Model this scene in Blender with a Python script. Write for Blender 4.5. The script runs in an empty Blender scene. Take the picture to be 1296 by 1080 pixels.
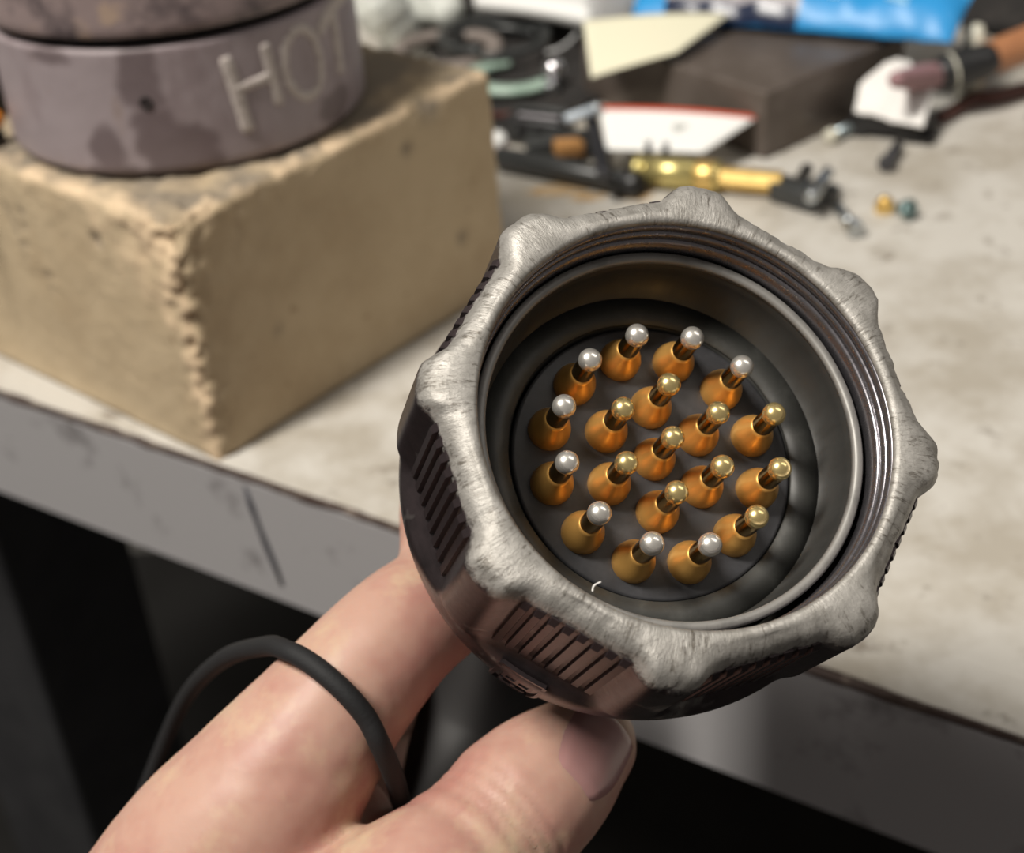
import bpy, bmesh, math, random
from mathutils import Vector, Matrix, noise
from mathutils.bvhtree import BVHTree
V = Vector
PI = math.pi
random.seed(7)
scene = bpy.context.scene
COL = scene.collection
MM = 0.001                                   # everything is modelled in millimetres

# ------------------------------------------------------------------ camera, light, exposure
FPX, CX, CY = 1900.0, 648.0, 540.0
TH, RO, CAMH = math.radians(33.0), math.radians(-5.0), 187.0
FW = V((0, math.cos(TH), -math.sin(TH)))
_r, _u = V((1, 0, 0)), V((0, math.sin(TH), math.cos(TH)))
RT = _r * math.cos(RO) + _u * math.sin(RO)
UP = -_r * math.sin(RO) + _u * math.cos(RO)
CAMP = V((0, 0, CAMH))

cd = bpy.data.cameras.new('camera')
cam = bpy.data.objects.new('camera', cd)
COL.objects.link(cam)
mw = Matrix((RT, UP, -FW)).transposed().to_4x4()
mw.translation = CAMP * MM
cam.matrix_world = mw
cd.sensor_fit = 'HORIZONTAL'
cd.sensor_width = 36.0
cd.lens = FPX / 1296 * 36.0
cd.clip_start = 0.005
cd.clip_end = 30
cd.dof.use_dof = True
cd.dof.focus_distance = 0.170
cd.dof.aperture_fstop = 24.0
scene.camera = cam

w = bpy.data.worlds.new('world')
scene.world = w
w.use_nodes = True
w.node_tree.nodes['Background'].inputs[0].default_value = (1.0, 0.93, 0.86, 1)
w.node_tree.nodes['Background'].inputs[1].default_value = 0.17

def area(name, pos, target, sx, sy, power, col):
    l = bpy.data.lights.new(name, 'AREA')
    l.shape = 'RECTANGLE'
    l.size, l.size_y = sx, sy
    l.energy = power
    l.color = col
    o = bpy.data.objects.new(name, l)
    COL.objects.link(o)
    o.location = pos
    o.rotation_euler = (V(target) - V(pos)).to_track_quat('-Z', 'Y').to_euler()
    return o
# fluorescent shop lamp over the bench, left of and a little behind the camera
area('shop_lamp', (-0.66, -0.16, 1.36), (0.02, 0.20, 0.08), 0.20, 0.50, 35, (1.0, 0.95, 0.87))
# unseen fill light added at right to lift the firebrick's right face
area('fill_light', (1.15, 0.10, 1.6), (0.0, 0.35, 0.0), 0.3, 1.2, 4.5, (1.0, 0.95, 0.88))

scene.view_settings.view_transform = 'Standard'
scene.view_settings.look = 'None'
scene.view_settings.exposure = 0.0
scene.view_settings.gamma = 1.0
scene.view_settings.use_curve_mapping = False
try:
    scene.cycles.use_denoising = True
except Exception:
    pass

# ------------------------------------------------------------------ helpers
def ray(px, py):
    return FW + RT * ((px - CX) / FPX) - UP * ((py - CY) / FPX)
def at(px, py, z=0.0):
    """where the line of sight through a pixel meets the height z (mm)"""
    d = ray(px, py)
    return CAMP + d * ((z - CAMH) / d.z)
def depth(px, py, zc):
    """a point at forward distance zc (mm) from the lens"""
    return CAMP + ray(px, py) * zc

def mat(name, base, rough=0.6, metal=0.0, var=None, var2=None, bump=None, spec=0.5, sss=None, coat=0.0, trans=0.0, stretch=None, rvar=None):
    m = bpy.data.materials.new(name)
    m.use_nodes = True
    nt = m.node_tree
    b = nt.nodes['Principled BSDF']
    b.inputs['Base Color'].default_value = (*base, 1)
    b.inputs['Roughness'].default_value = rough
    b.inputs['Metallic'].default_value = metal
    b.inputs['Specular IOR Level'].default_value = spec
    b.inputs['Coat Weight'].default_value = coat
    b.inputs['Transmission Weight'].default_value = trans
    if sss:
        b.inputs['Subsurface Weight'].default_value = sss[0]
        b.inputs['Subsurface Radius'].default_value = (1.0, 0.35, 0.2)
        b.inputs['Subsurface Scale'].default_value = sss[1] * MM
    tc = nt.nodes.new('ShaderNodeTexCoord')
    mp = nt.nodes.new('ShaderNodeMapping')
    mp.inputs['Scale'].default_value = (1000, 1000, 1000) if not stretch else tuple(1000 * s for s in stretch)
    nt.links.new(tc.outputs['Object'], mp.inputs['Vector'])
    def nz(scale, detail=4):
        n = nt.nodes.new('ShaderNodeTexNoise')
        n.inputs['Scale'].default_value = scale
        n.inputs['Detail'].default_value = detail
        n.inputs['Roughness'].default_value = 0.65
        nt.links.new(mp.outputs['Vector'], n.inputs['Vector'])
        return n.outputs['Fac']
    cur = None
    for v in (var, var2):
        if not v:
            continue
        scale, lo, hi, col = v                  # noise per mm, ramp ends, second colour
        rmp = nt.nodes.new('ShaderNodeMapRange')
        rmp.inputs['From Min'].default_value = lo
        rmp.inputs['From Max'].default_value = hi
        nt.links.new(nz(scale), rmp.inputs['Value'])
        mx = nt.nodes.new('ShaderNodeMix')
        mx.data_type = 'RGBA'
        if cur is None:
            mx.inputs['A'].default_value = (*base, 1)
        else:
            nt.links.new(cur, mx.inputs['A'])
        mx.inputs['B'].default_value = (*col, 1)
        nt.links.new(rmp.outputs['Result'], mx.inputs['Factor'])
        cur = mx.outputs['Result']
    if cur:
        nt.links.new(cur, b.inputs['Base Color'])
    if rvar:
        rmp = nt.nodes.new('ShaderNodeMapRange')
        rmp.inputs['From Min'].default_value = 0.3
        rmp.inputs['From Max'].default_value = 0.7
        rmp.inputs['To Min'].default_value = rvar[1]
        rmp.inputs['To Max'].default_value = rvar[2]
        nt.links.new(nz(rvar[0]), rmp.inputs['Value'])
        nt.links.new(rmp.outputs['Result'], b.inputs['Roughness'])
    if bump:
        bp = nt.nodes.new('ShaderNodeBump')
        bp.inputs['Strength'].default_value = bump[1]
        bp.inputs['Distance'].default_value = bump[2] * MM
        nt.links.new(nz(bump[0], 5), bp.inputs['Height'])
        nt.links.new(bp.outputs['Normal'], b.inputs['Normal'])
    m['nodes'] = 1
    return m

def shade(me, smooth=True):
    for p in me.polygons:
        p.use_smooth = smooth

def link(name, me, m, M=None, parent=None, smooth=True):
    """me in mm in the frame of M; parts sit at their thing's own frame"""
    for v in me.vertices:
        v.co *= MM
    if m is not None:
        me.materials.append(m)
    shade(me, smooth)
    o = bpy.data.objects.new(name, me)
    COL.objects.link(o)
    if parent is not None:
        o.parent = parent
    elif M is not None:
        Ms = M.copy(); Ms.translation *= MM
        o.matrix_world = Ms
    return o

def bm2me(bm, name):
    bmesh.ops.recalc_face_normals(bm, faces=bm.faces)
    me = bpy.data.meshes.new(name)
    bm.to_mesh(me); bm.free()
    return me

def tag(o, label, cat=None, group=None, kind=None):
    if label: o['label'] = label
    if cat: o['category'] = cat
    if group: o['group'] = group
    if kind: o['kind'] = kind
    return o

class Thing:
    """an Empty at the thing's base; parts are given in world mm (or local mm with local=True)"""
    def __init__(s, name, label, cat, origin=None, M=None, group=None, kind=None):
        s.M = M.copy() if M is not None else Matrix.Translation(V(origin))
        s.inv = s.M.inverted()
        o = bpy.data.objects.new(name, None)
        o.empty_display_size = 0.005
        COL.objects.link(o)
        Ms = s.M.copy(); Ms.translation *= MM
        o.matrix_world = Ms
        s.o = o
        tag(o, label, cat, group, kind)
    def part(s, name, bm, m, local=False, parent=None, smooth=True, label=None):
        me = bm2me(bm, name) if isinstance(bm, bmesh.types.BMesh) else bm
        if not local:
            me.transform(s.inv)
        o = link(name, me, m, parent=parent or s.o, smooth=smooth)
        if label: o['label'] = label
        return o

def single(name, bm, m, label, cat, origin, group=None, kind=None, smooth=True):
    """a thing that is one mesh (given in world mm)"""
    me = bm2me(bm, name) if isinstance(bm, bmesh.types.BMesh) else bm
    M = Matrix.Translation(V(origin))
    me.transform(M.inverted())
    o = link(name, me, m, M=M, smooth=smooth)
    return tag(o, label, cat, group, kind)

def frame(p0, p1):
    """matrix whose z axis runs from p0 to p1"""
    z = (V(p1) - V(p0)).normalized()
    x = z.orthogonal().normalized()
    if abs(z.z) < 0.9:
        x = V((0, 0, 1)).cross(z).normalized()
    y = z.cross(x)
    M = Matrix((x, y, z)).transposed().to_4x4()
    M.translation = V(p0)
    return M

def lathe(bm, prof, M=None, n=32, closed=False, rfun=None):
    """prof: list of (r, z); ends at r=0 are closed"""
    M = M or Matrix.Identity(4)
    rings = []
    for (r, z) in prof:
        if r < 1e-6:
            rings.append([bm.verts.new(M @ V((0, 0, z)))])
        else:
            rings.append([bm.verts.new(M @ V((r * math.cos(2 * PI * k / n), r * math.sin(2 * PI * k / n), z))) for k in range(n)])
    pairs = list(zip(rings, rings[1:]))
    if closed:
        pairs.append((rings[-1], rings[0]))
    for a, b in pairs:
        for k in range(n):
            k2 = (k + 1) % n
            vs = [a[k % len(a)], a[k2 % len(a)], b[k2 % len(b)], b[k % len(b)]]
            u = []
            for v in vs:
                if v not in u: u.append(v)
            if len(u) >= 3:
                bm.faces.new(u)
    return bm

def spline(pts, seg=8):
    """Catmull-Rom through (Vector, radius) pairs"""
    P = [(V(p), r) for p, r in pts]
    P = [(P[0][0] * 2 - P[1][0], P[0][1])] + P + [(P[-1][0] * 2 - P[-2][0], P[-1][1])]
    out = []
    for i in range(1, len(P) - 2):
        for k in range(seg):
            t = k / seg
            def cr(a, b, c, d):
                return 0.5 * ((2 * b) + (c - a) * t + (2 * a - 5 * b + 4 * c - d) * t * t + (3 * b - a - 3 * c + d) * t ** 3)
            out.append((cr(P[i-1][0], P[i][0], P[i+1][0], P[i+2][0]), cr(P[i-1][1], P[i][1], P[i+1][1], P[i+2][1])))
    out.append(P[-2])
    return out

def tube(bm, pts, n=12, seg=6, cap='round', raw=False):
    P = pts if raw else spline(pts, seg)
    rings = []
    x = None
    L = len(P)
    secs = []
    for i, (p, r) in enumerate(P):
        t = (P[min(i + 1, L - 1)][0] - P[max(i - 1, 0)][0]).normalized()
        if x is None:
            x = t.orthogonal().normalized()
        x = (x - t * x.dot(t)).normalized()
        secs.append((p, r, t, x.copy()))
    full = []
    if cap == 'round':
        p, r, t, xx = secs[0]
        for a in (80, 55, 28):
            full.append((p - t * r * math.sin(math.radians(a)), r * math.cos(math.radians(a)), t, xx))
    full += secs
    if cap == 'round':
        p, r, t, xx = secs[-1]
        for a in (28, 55, 80):
            full.append((p + t * r * math.sin(math.radians(a)), r * math.cos(math.radians(a)), t, xx))
    for p, r, t, xx in full:
        y = t.cross(xx)
        rings.append([bm.verts.new(p + xx * (r * math.cos(2 * PI * k / n)) + y * (r * math.sin(2 * PI * k / n))) for k in range(n)])
    for a, b in zip(rings, rings[1:]):
        for k in range(n):
            bm.faces.new((a[k], a[(k + 1) % n], b[(k + 1) % n], b[k]))
    bm.faces.new(rings[0][::-1]); bm.faces.new(rings[-1])
    return bm

def rod(bm, p0, p1, r, n=16, bev=None):
    p0, p1 = V(p0), V(p1)
    M = frame(p0, p1); L = (p1 - p0).length
    b = bev if bev is not None else r * 0.2
    return lathe(bm, [(0, 0), (r - b, 0), (r, b), (r, L - b), (r - b, L), (0, L)], M, n)

def box(bm, M, sx, sy, sz, bev=0.4, seg=2):
    """box centred on M's origin in x, y, standing on z = 0"""
    r = bmesh.ops.create_cube(bm, size=1.0)
    vs = r['verts']
    for v in vs:
        v.co = V((v.co.x * sx, v.co.y * sy, (v.co.z + 0.5) * sz))
    if bev > 0:
        es = list({e for v in vs for e in v.link_edges})
        rb = bmesh.ops.bevel(bm, geom=es, offset=bev, segments=seg, affect='EDGES', profile=0.5)
        vs = list(set(rb['verts']) | {v for v in vs if v.is_valid})
    for v in vs:
        v.co = M @ v.co
    return bm

def place(p, ang=0.0, tilt=0.0, axis='Y'):
    return Matrix.Translation(V(p)) @ Matrix.Rotation(ang, 4, 'Z') @ Matrix.Rotation(tilt, 4, axis)

def sheet(bm, fn, nx, ny, th):
    """closed sheet: fn(u, v) -> point; thickness th downwards along the normal"""
    top, bot = [], []
    e = 1e-3
    for j in range(ny + 1):
        ta, ba = [], []
        for i in range(nx + 1):
            u, v = i / nx, j / ny
            p = fn(u, v)
            n = (fn(min(u + e, 1), v) - fn(max(u - e, 0), v)).cross(fn(u, min(v + e, 1)) - fn(u, max(v - e, 0)))
            n.normalize()
            if n.z < 0: n = -n
            ta.append(bm.verts.new(p)); ba.append(bm.verts.new(p - n * th))
        top.append(ta); bot.append(ba)
    for j in range(ny):
        for i in range(nx):
            bm.faces.new((top[j][i], top[j][i+1], top[j+1][i+1], top[j+1][i]))
            bm.faces.new((bot[j][i], bot[j+1][i], bot[j+1][i+1], bot[j][i+1]))
    for i in range(nx):
        bm.faces.new((top[0][i], bot[0][i], bot[0][i+1], top[0][i+1]))
        bm.faces.new((top[ny][i+1], bot[ny][i+1], bot[ny][i], top[ny][i]))
    for j in range(ny):
        bm.faces.new((top[j+1][0], bot[j+1][0], bot[j][0], top[j][0]))
        bm.faces.new((top[j][nx], bot[j][nx], bot[j+1][nx], top[j+1][nx]))
    return bm

def bilin(a, b, c, d):
    return lambda u, v: (a * (1 - u) + b * u) * (1 - v) + (d * (1 - u) + c * u) * v

def remeshed(bm, voxel, smooth_it=6):
    """one continuous skin over overlapping closed shells"""
    me = bm2me(bm, 'shells')
    o = bpy.data.objects.new('shells', me)
    COL.objects.link(o)
    r = o.modifiers.new('r', 'REMESH'); r.mode = 'VOXEL'; r.voxel_size = voxel
    if smooth_it:
        s = o.modifiers.new('s', 'SMOOTH'); s.factor = 0.5; s.iterations = smooth_it
    dg = bpy.context.evaluated_depsgraph_get()
    out = bpy.data.meshes.new_from_object(o.evaluated_get(dg))
    bpy.data.objects.remove(o)
    bpy.data.meshes.remove(me)
    return out

def fbm(p, s, oct=4):
    return noise.fractal(V(p) * s, 0.9, 2.1, oct)

# ------------------------------------------------------------------ materials
M_BENCH = mat('bench_paint', (0.53, 0.505, 0.46), 0.55, var=(0.035, 0.42, 0.64, (0.38, 0.345, 0.29)), var2=(0.10, 0.585, 0.72, (0.22, 0.19, 0.155)), bump=(0.4, 0.25, 0.3), rvar=(0.1, 0.4, 0.7))
M_EDGE = mat('bench_edge_paint', (0.33, 0.32, 0.325), 0.6, var=(0.06, 0.58, 0.74, (0.15, 0.14, 0.14)), bump=(0.5, 0.2, 0.2))
M_WORN = mat('worn_wood_edge', (0.055, 0.035, 0.028), 0.7, var=(0.2, 0.5, 0.75, (0.2, 0.16, 0.13)))
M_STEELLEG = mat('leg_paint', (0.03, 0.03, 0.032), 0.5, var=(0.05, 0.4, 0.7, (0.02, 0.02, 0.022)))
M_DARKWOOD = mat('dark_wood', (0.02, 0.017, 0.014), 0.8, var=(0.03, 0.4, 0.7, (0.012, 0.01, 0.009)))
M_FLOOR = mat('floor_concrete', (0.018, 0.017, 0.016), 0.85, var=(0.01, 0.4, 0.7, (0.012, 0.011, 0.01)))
M_WALL = mat('wall_paint', (0.25, 0.24, 0.22), 0.8, var=(0.004, 0.4, 0.7, (0.2, 0.19, 0.18)))
M_MARK = mat('pen_mark', (0.05, 0.05, 0.06), 0.6)
M_BRICK = mat('firebrick', (0.49, 0.385, 0.25), 0.9, var=(0.05, 0.42, 0.7, (0.42, 0.32, 0.20)), var2=(0.13, 0.66, 0.74, (0.25, 0.165, 0.09)), bump=(0.9, 0.6, 0.5))
M_POT = mat('pot_glaze', (0.30, 0.252, 0.262), 0.5, var=(0.06, 0.50, 0.62, (0.235, 0.19, 0.198)), var2=(0.10, 0.60, 0.70, (0.27, 0.215, 0.205)), bump=(0.5, 0.25, 0.3), stretch=(1.0, 1.0, 0.45))
M_LID = mat('pot_lid_glaze', (0.215, 0.165, 0.16), 0.4, var=(0.07, 0.45, 0.6, (0.08, 0.062, 0.065)), var2=(0.1, 0.6, 0.7, (0.30, 0.22, 0.17)), bump=(0.5, 0.35, 0.3))
M_CHALK = mat('chalk', (0.48, 0.43, 0.40), 0.9, var=(0.8, 0.5, 0.7, (0.27, 0.22, 0.2)))
M_BLACKHOLE = mat('soot_shade', (0.008, 0.007, 0.007), 0.9)
M_SHELL = mat('shell_aluminium', (0.038, 0.038, 0.036), 0.5, 0.2, var=(0.35, 0.45, 0.7, (0.032, 0.032, 0.03)), bump=(0.8, 0.15, 0.08), stretch=(1, 1, 0.25), rvar=(0.5, 0.35, 0.55))
M_SHELLRIM = mat('shell_rim_aluminium', (0.27, 0.26, 0.245), 0.5, 0.4, var=(0.3, 0.5, 0.75, (0.18, 0.175, 0.165)))
M_INSERT = mat('insert_rubber', (0.034, 0.034, 0.037), 0.42, var=(0.25, 0.45, 0.7, (0.055, 0.055, 0.06)), bump=(0.6, 0.15, 0.1))
M_INSERT2 = mat('insert_surround', (0.036, 0.036, 0.033), 0.5, var=(0.3, 0.5, 0.75, (0.06, 0.06, 0.055)), bump=(0.6, 0.2, 0.1))
M_GOLD = mat('gold_plating', (0.62, 0.40, 0.13), 0.16, 1.0)
M_GOLDBASE = mat('matt_gold', (0.80, 0.44, 0.12), 0.36, 0.7, rvar=(0.7, 0.30, 0.42))
M_GOLDTIP = mat('gold_tip', (0.92, 0.72, 0.33), 0.26, 0.9)
M_SILVERTIP = mat('worn_tip', (0.95, 0.91, 0.84), 0.27, 0.85)
M_BACK = mat('backshell_black', (0.014, 0.012, 0.012), 0.42, 0.3)
M_CABLE = mat('cable_rubber', (0.010, 0.009, 0.009), 0.6)
M_CORD = mat('elastic_black', (0.006, 0.006, 0.007), 0.75, bump=(1.5, 0.4, 0.2))
M_SKIN = mat('skin', (0.47, 0.285, 0.222), 0.46, var=(0.05, 0.42, 0.62, (0.39, 0.19, 0.155)), var2=(0.075, 0.53, 0.70, (0.52, 0.37, 0.255)), bump=(1.1, 0.16, 0.15), sss=(0.25, 2.2), spec=0.35)
M_NAIL = mat('nail', (0.36, 0.195, 0.185), 0.25, sss=(0.2, 1.0), spec=0.5)
M_BLACKP = mat('black_plastic', (0.014, 0.014, 0.015), 0.38, bump=(0.6, 0.1, 0.1))
M_GREYP = mat('dark_grey_plastic', (0.035, 0.037, 0.037), 0.35)
M_RAG = mat('black_rag', (0.016, 0.014, 0.013), 0.9, var=(0.12, 0.5, 0.7, (0.045, 0.038, 0.034)), bump=(0.7, 0.6, 0.6))
M_BLOCK = mat('brown_steel', (0.11, 0.088, 0.074), 0.5, 0.3, var=(0.07, 0.45, 0.66, (0.14, 0.115, 0.10)), var2=(0.2, 0.62, 0.75, (0.22, 0.19, 0.17)), rvar=(0.12, 0.3, 0.55), bump=(0.5, 0.2, 0.15))
M_WHITE = mat('white_paper', (0.78, 0.76, 0.73), 0.7, bump=(0.2, 0.2, 0.3))
M_CARD = mat('white_card', (0.80, 0.80, 0.78), 0.5)
M_RED = mat('red_print', (0.55, 0.07, 0.025), 0.5)
M_GREYPRINT = mat('grey_print', (0.42, 0.43, 0.40), 0.6)
M_NOTE = mat('yellow_note', (0.74, 0.71, 0.54), 0.7)
M_BLUE = mat('blue_foil', (0.02, 0.27, 0.62), 0.42, var=(0.09, 0.60, 0.72, (0.07, 0.42, 0.75)))
M_PRINTW = mat('packet_print', (0.25, 0.50, 0.72), 0.5)
M_PBLACK = mat('packet_black', (0.012, 0.012, 0.018), 0.3)
M_PNAVY = mat('packet_navy', (0.01, 0.018, 0.05), 0.3)
M_PGREY = mat('packet_grey', (0.36, 0.34, 0.36), 0.35)
M_BAG = mat('clear_bag', (0.72, 0.74, 0.69), 0.35, trans=0.15, spec=0.5, var=(0.15, 0.5, 0.7, (0.45, 0.47, 0.46)), bump=(0.15, 0.5, 1.2))
M_GREEN = mat('pale_green_plastic', (0.36, 0.48, 0.40), 0.35, var=(0.1, 0.5, 0.7, (0.25, 0.36, 0.29)))
M_RINGG = mat('taupe_ring', (0.22, 0.185, 0.165), 0.55)
M_CHROME = mat('chrome', (0.75, 0.75, 0.78), 0.16, 1.0)
M_STEEL = mat('zinc_steel', (0.52, 0.55, 0.57), 0.3, 1.0)
M_BLUESTEEL = mat('blue_zinc', (0.40, 0.47, 0.50), 0.35, 0.9)
M_PALEBLUE = mat('pale_blue_plastic', (0.50, 0.56, 0.62), 0.4)
M_TEAL = mat('teal_metal', (0.17, 0.25, 0.25), 0.35, 0.8)
M_DARKSTEEL = mat('dark_steel', (0.09, 0.09, 0.10), 0.4, 0.8)
M_BRASS = mat('brass', (0.80, 0.56, 0.20), 0.36, 0.9, rvar=(0.5, 0.3, 0.45))
M_BRASSP = mat('pale_brass', (0.58, 0.49, 0.20), 0.35, 0.8)
M_WOOD = mat('orange_wood', (0.42, 0.21, 0.07), 0.6)
M_HANDLE = mat('brush_handle', (0.43, 0.19, 0.085), 0.45, var=(0.1, 0.5, 0.75, (0.32, 0.13, 0.06)))
M_PINK = mat('dusty_pink', (0.30, 0.17, 0.18), 0.6)
M_PINKW = mat('pinkish_white', (0.72, 0.52, 0.50), 0.5)
M_ORANGE = mat('orange_plastic', (0.62, 0.22, 0.02), 0.4)
M_REDCORD = mat('dark_red_cord', (0.075, 0.022, 0.015), 0.5)
M_GREYCLEAR = mat('grey_plastic', (0.50, 0.50, 0.50), 0.35)
M_CREAM = mat('cream_plastic', (0.62, 0.60, 0.50), 0.4)
M_RUST = mat('rust_stain', (0.42, 0.25, 0.09), 0.7, var=(0.2, 0.4, 0.65, (0.55, 0.46, 0.34)))

def ring_material():
    m = bpy.data.materials.new('worn_coupling_ring')
    m.use_nodes = True
    nt = m.node_tree; N = nt.nodes; L = nt.links
    b = N['Principled BSDF']
    tc = N.new('ShaderNodeTexCoord')
    mp = N.new('ShaderNodeMapping'); mp.inputs['Scale'].default_value = (1000, 1000, 1000)
    L.new(tc.outputs['Object'], mp.inputs['Vector'])
    sep = N.new('ShaderNodeSeparateXYZ'); L.new(mp.outputs['Vector'], sep.inputs['Vector'])
    def nz(s, d=5, stretch=None):
        n = N.new('ShaderNodeTexNoise'); n.inputs['Scale'].default_value = s; n.inputs['Detail'].default_value = d
        n.inputs['Roughness'].default_value = 0.7
        if stretch:
            q = N.new('ShaderNodeMapping'); q.inputs['Scale'].default_value = stretch; q.inputs['Rotation'].default_value = (0, 0, 0.7)
            L.new(mp.outputs['Vector'], q.inputs['Vector']); L.new(q.outputs['Vector'], n.inputs['Vector'])
        else:
            L.new(mp.outputs['Vector'], n.inputs['Vector'])
        return n.outputs['Fac']
    def mth(op, a, c):
        k = N.new('ShaderNodeMath'); k.operation = op
        for i, x in enumerate((a, c)):
            if isinstance(x, (int, float)): k.inputs[i].default_value = x
            else: L.new(x, k.inputs[i])
        return k.outputs[0]
    def mr(x, a, c, d=0.0, e=1.0):
        k = N.new('ShaderNodeMapRange'); L.new(x, k.inputs['Value'])
        for nm, val in zip(('From Min', 'From Max', 'To Min', 'To Max'), (a, c, d, e)): k.inputs[nm].default_value = val
        return k.outputs['Result']
    def mix(f, A, B):
        k = N.new('ShaderNodeMix'); k.data_type = 'RGBA'; L.new(f, k.inputs['Factor'])
        for nm, x in (('A', A), ('B', B)):
            if isinstance(x, tuple): k.inputs[nm].default_value = (*x, 1)
            else: L.new(x, k.inputs[nm])
        return k.outputs['Result']
    pol = N.new('ShaderNodeCombineXYZ')
    L.new(mth('MULTIPLY', mth('ARCTAN2', sep.outputs['Y'], sep.outputs['X']), 28.0), pol.inputs['X'])
    L.new(mth('MULTIPLY', mth('SQRT', mth('ADD', mth('MULTIPLY', sep.outputs['X'], sep.outputs['X']), mth('MULTIPLY', sep.outputs['Y'], sep.outputs['Y'])), 0.0), 0.22), pol.inputs['Y'])
    L.new(mth('MULTIPLY', sep.outputs['Z'], 0.22), pol.inputs['Z'])
    def pn(s_, d=5):
        n = N.new('ShaderNodeTexNoise'); n.inputs['Scale'].default_value = s_; n.inputs['Detail'].default_value = d; n.inputs['Roughness'].default_value = 0.75
        L.new(pol.outputs['Vector'], n.inputs['Vector']); return n.outputs['Fac']
    # worn bare metal where the front edge has been knocked and rubbed
    zz = mth('ADD', sep.outputs['Z'], mth('MULTIPLY', mth('SUBTRACT', nz(0.6), 0.5), 4.0))
    front = mr(zz, 3.1, 4.0)
    knocked = mr(nz(0.10, 3), 0.60, 0.72)
    wear = mth('MAXIMUM', front, mth('MULTIPLY', knocked, 0.7))
    bare = mix(mr(nz(0.35), 0.4, 0.7), (0.45, 0.43, 0.40), (0.29, 0.275, 0.25))
    bare = mix(mr(mth('MULTIPLY', pn(1.5), mth('ADD', nz(0.28), 0.5)), 0.55, 0.70), bare, (0.14, 0.125, 0.105))
    dark = mix(mr(nz(0.3), 0.4, 0.7), (0.045, 0.034, 0.036), (0.025, 0.02, 0.021))
    L.new(mix(wear, dark, bare), b.inputs['Base Color'])
    L.new(mr(wear, 0, 1, 0.55, 0.6), b.inputs['Metallic'])
    L.new(mth('ADD', mr(wear, 0, 1, 0.27, 0.44), mth('MULTIPLY', nz(0.8), 0.16)), b.inputs['Roughness'])
    bp = N.new('ShaderNodeBump'); bp.inputs['Strength'].default_value = 0.55; bp.inputs['Distance'].default_value = 0.22 * MM
    L.new(mth('MULTIPLY', mth('ADD', nz(0.7), pn(2.2)), mr(wear, 0, 1, 0.12, 1.0)), bp.inputs['Height'])
    L.new(bp.outputs['Normal'], b.inputs['Normal'])
    return m
M_RING = ring_material()
M_RIB = mat('dark_ring_finish', (0.05, 0.037, 0.039), 0.36, 0.6, var=(0.35, 0.45, 0.7, (0.03, 0.023, 0.025)), bump=(0.9, 0.1, 0.08))
M_THREAD = mat('thread_metal', (0.20, 0.19, 0.205), 0.24, 0.85, rvar=(0.6, 0.2, 0.36), bump=(0.5, 0.15, 0.1))

# ------------------------------------------------------------------ setting: floor, wall, bench
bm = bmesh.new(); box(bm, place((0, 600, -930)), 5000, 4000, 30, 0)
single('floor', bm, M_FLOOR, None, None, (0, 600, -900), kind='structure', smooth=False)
bm = bmesh.new(); box(bm, place((300, 1500, -900)), 4600, 60, 2600, 0)
single('wall_back', bm, M_WALL, None, None, (300, 1500, -900), kind='structure', smooth=False)

EA, EB = at(0, 495), at(1296, 935)
ED = (EB - EA).normalized()                     # along the front edge, towards the right
EN = V((-ED.y, ED.x, 0)).normalized()           # into the bench
if EN.y < 0: EN = -EN
ANG = math.atan2(ED.y, ED.x)
EM = (EA + EB) / 2
THK = 36.0
bench = Thing('workbench', 'painted workbench with off-white worktop and grey front edge under the clutter', 'workbench', origin=(EM.x, EM.y, -900))
def bench_box(name, along0, along1, in0, in1, z0, z1, m, bev=1.0, parent=None, label=None, nx=0):
    bm = bmesh.new()
    c = EM + ED * ((along0 + along1) / 2) + EN * ((in0 + in1) / 2)
    box(bm, Matrix.Translation(V((c.x, c.y, z0))) @ Matrix.Rotation(ANG, 4, 'Z'), along1 - along0, abs(in1 - in0), z1 - z0, bev, 2)
    return bench.part(name, bm, m, smooth=False, parent=parent, label=label)
top = bench_box('worktop', -650, 560, 14.2, 720, -THK, 0, M_BENCH, 0.3)
# front edge board with a chipped upper arris, and a thin strip of bare wood under the paint
def edge_run(name, m, fn, label, n=420):
    bm = bmesh.new(); rows = []
    for i in range(n + 1):
        s = -650 + 1210 * i / n
        c = EM + ED * s
        rows.append([bm.verts.new(c + EN * x + V((0, 0, z))) for x, z in fn(s)])
    k_ = len(rows[0])
    for a, b_ in zip(rows, rows[1:]):
        for k in range(k_):
            bm.faces.new((a[k], a[(k + 1) % k_], b_[(k + 1) % k_], b_[k]))
    bm.faces.new(rows[0]); bm.faces.new(rows[-1][::-1])
    return bench.part(name, bm, m, label=label, smooth=False)
edge_run('front_edge', M_EDGE, lambda s: [(0.25, -2.0), (0.0, -2.4), (0.0, -THK + 0.8), (0.8, -THK), (14.0, -THK), (14.0, -2.0)], 'grey painted front edge of the worktop')
def chip(s): return max(0.0, fbm((s, 4, 0), 0.07, 5)) * 1.0 + 0.35 * abs(fbm((s, 8, 0), 0.4))
edge_run('bare_edge_strip', M_WORN, lambda s: [(0.12 + 0.5 * chip(s), -0.05 - 0.7 * chip(s)), (-0.12, -0.6 - 0.7 * chip(s)), (-0.12, -1.9 - 0.6 * fbm((s, 21, 0), 0.12, 5)), (14.0, -2.0), (14.0, -0.3)], 'dark bare wood along the worktop edge')
edge_run('worn_lip', M_BENCH, lambda s: [(0.4 + 1.1 * chip(s), 0.0), (0.3 + 1.1 * chip(s), -0.28), (14.3, -0.28), (14.3, 0.0)], 'chipped paint along the worktop edge')
def on_plane(px, py, p, n):
    d = ray(px, py)
    return CAMP + d * ((p - CAMP).dot(n) / d.dot(n))
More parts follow.
